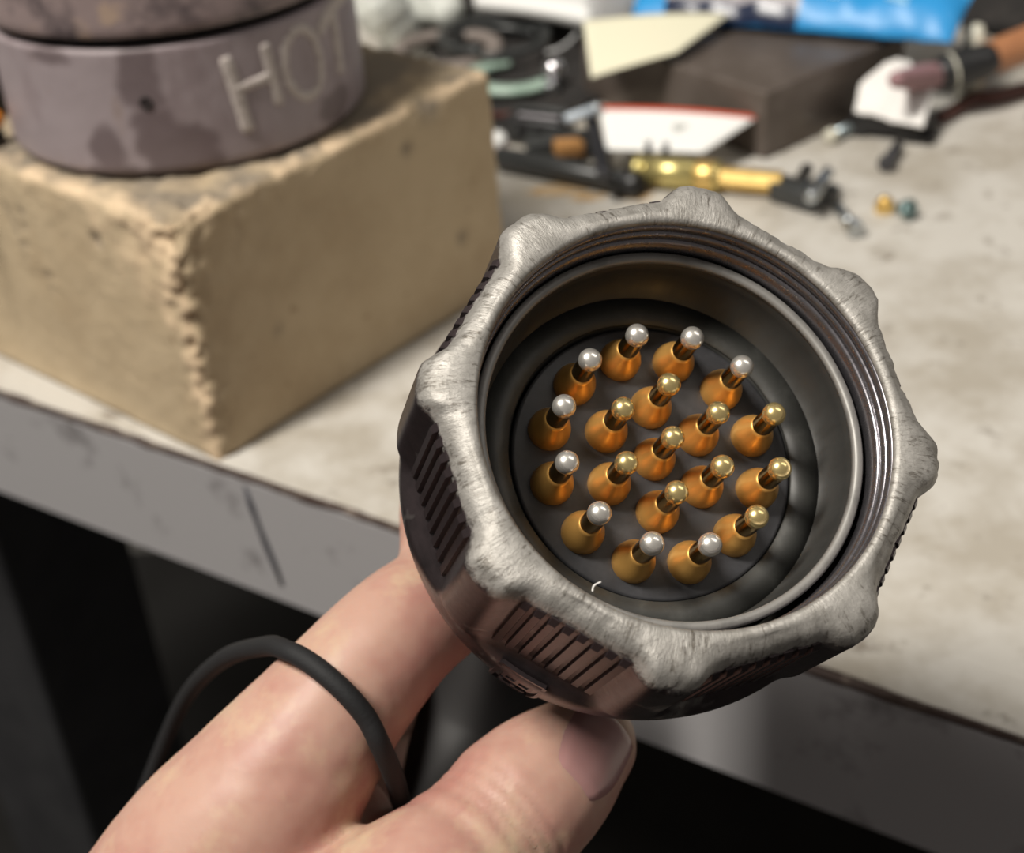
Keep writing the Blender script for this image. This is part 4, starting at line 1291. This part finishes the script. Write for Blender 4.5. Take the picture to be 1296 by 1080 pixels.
single('tool_pouch', bm, M_RAG, 'dark cloth tool pouch at the back behind the brush', 'pouch', up(at(1300, 0), 0))
DP2 = [at(1205, 118, 0.3), at(1400, 122, 0.3), at(1400, 70, 0.3), at(1190, 82, 0.3)]
# black holder with an orange-gripped tool, on the brick left of the pot
def on_brick(u, v, z): return BC + BU * u + BV * v + V((0, 0, BH + z))
HB = Matrix.Translation(on_brick(4.5, 84.5, 1.0)) @ Matrix.Rotation(math.atan2(BU.y, BU.x), 4, 'Z')
t = Thing('tool_holder', 'black plastic holder on the firebrick left of the pot', 'holder', M=HB)
bm = bmesh.new(); box(bm, Matrix.Identity(4), 9, 28, 2.6, 0.5); t.part('base', bm, M_BLACKP, local=True)
bm = bmesh.new(); box(bm, Matrix.Translation(V((11, 8, 0))), 30, 12, 27, 0.8); t.part('back', bm, M_BLACKP, local=True)
t = Thing('screwdriver', 'tool with an orange grip lying on the black holder beside the pot', 'tool', origin=on_brick(2, 72, 3.6))
bm = bmesh.new(); tube(bm, [(on_brick(8.0, 71.6, 6.1), 2.2), (on_brick(3, 72.2, 6.1), 2.4), (on_brick(-6, 73, 6.3), 2.2)], n=14); t.part('grip', bm, M_ORANGE, label='orange grip')
bm = bmesh.new(); rod(bm, on_brick(-7.5, 73.1, 6.3), on_brick(-24, 75, 6.6), 0.9, 10); t.part('shaft', bm, M_DARKSTEEL)
# mark moulded on the dark side of the ring, and a fibre on its rim
def on_side(u, v):
    """u, v in 0..1 over the mark's frame -> local point on the ring's side"""
    (a0, z0), (a1, z1), (a2, z2), (a3, z3) = CN
    a = (a0 * (1 - u) + a1 * u) * (1 - v) + (a3 * (1 - u) + a2 * u) * v
    z = (z0 * (1 - u) + z1 * u) * (1 - v) + (z3 * (1 - u) + z2 * u) * v
    r = 29.0 if z > -19.5 else 29.0 - 0.16 * (-19.5 - z) - 0.006 * (-19.5 - z) ** 2
    th = math.degrees(a)
    if z > -14.5:
        rl, t_ = lobe(th); r = max(r if z < -13 else 0, rl)
    return a, z, r
def bar(bm, p, q, w_, h_=0.28):
    n = 5; rows = []
    d = V((q[0] - p[0], (q[1] - p[1]) * 0.5, 0)); sdir = V((-d.y, d.x * 2, 0)).normalized() * w_
    for k in range(n + 1):
        t_ = k / n; u = p[0] + (q[0] - p[0]) * t_; v = p[1] + (q[1] - p[1]) * t_
        row = []
        for sg, hh in ((-1, -0.2), (-0.8, h_), (0.8, h_), (1, -0.2)):
            a, z, r = on_side(u + sdir.x * sg * 0.5, v + sdir.y * sg)
            row.append(bm.verts.new(V((math.cos(a) * (r + hh), math.sin(a) * (r + hh), z))))
        rows.append(row)
    for a, b in zip(rows, rows[1:]):
        for k in range(4): bm.faces.new((a[k], a[(k + 1) % 4], b[(k + 1) % 4], b[k]))
    bm.faces.new(rows[0]); bm.faces.new(rows[-1][::-1])
bm = bmesh.new()
for p, q in (((0, 0), (1, 0)), ((1, 0), (1, 1)), ((1, 1), (0, 1)), ((0, 1), (0, 0))): bar(bm, p, q, 0.05)
con.part('mark_frame', bm, M_RIB, local=True, parent=ring, smooth=False, label='raised rectangular frame of the moulded mark')
bm = bmesh.new()
for p, q in (((.12, .2), (.12, .8)), ((.12, .5), (.3, .5)), ((.3, .2), (.3, .8)), ((.42, .2), (.42, .8)), ((.42, .2), (.6, .2)), ((.42, .5), (.56, .5)), ((.7, .2), (.7, .8)), ((.7, .2), (.88, .2)), ((.7, .5), (.86, .5)), ((.7, .8), (.88, .8))): bar(bm, p, q, 0.055)
con.part('moulded_mark', bm, M_RIB, local=True, parent=ring, smooth=False, label='worn raised strokes of the moulded mark')
bm = bmesh.new()
fp = [on_local_z(x, y, 4.6) for x, y in ((750, 748), (751, 743), (754, 740), (760, 737))]
tube(bm, [(CM @ p, 0.1) for p in fp], n=6, seg=4)
single('lint', bm, M_WHITE, 'tiny white fibre stuck on the inner lip of the connector', 'fibre', CM @ fp[1])
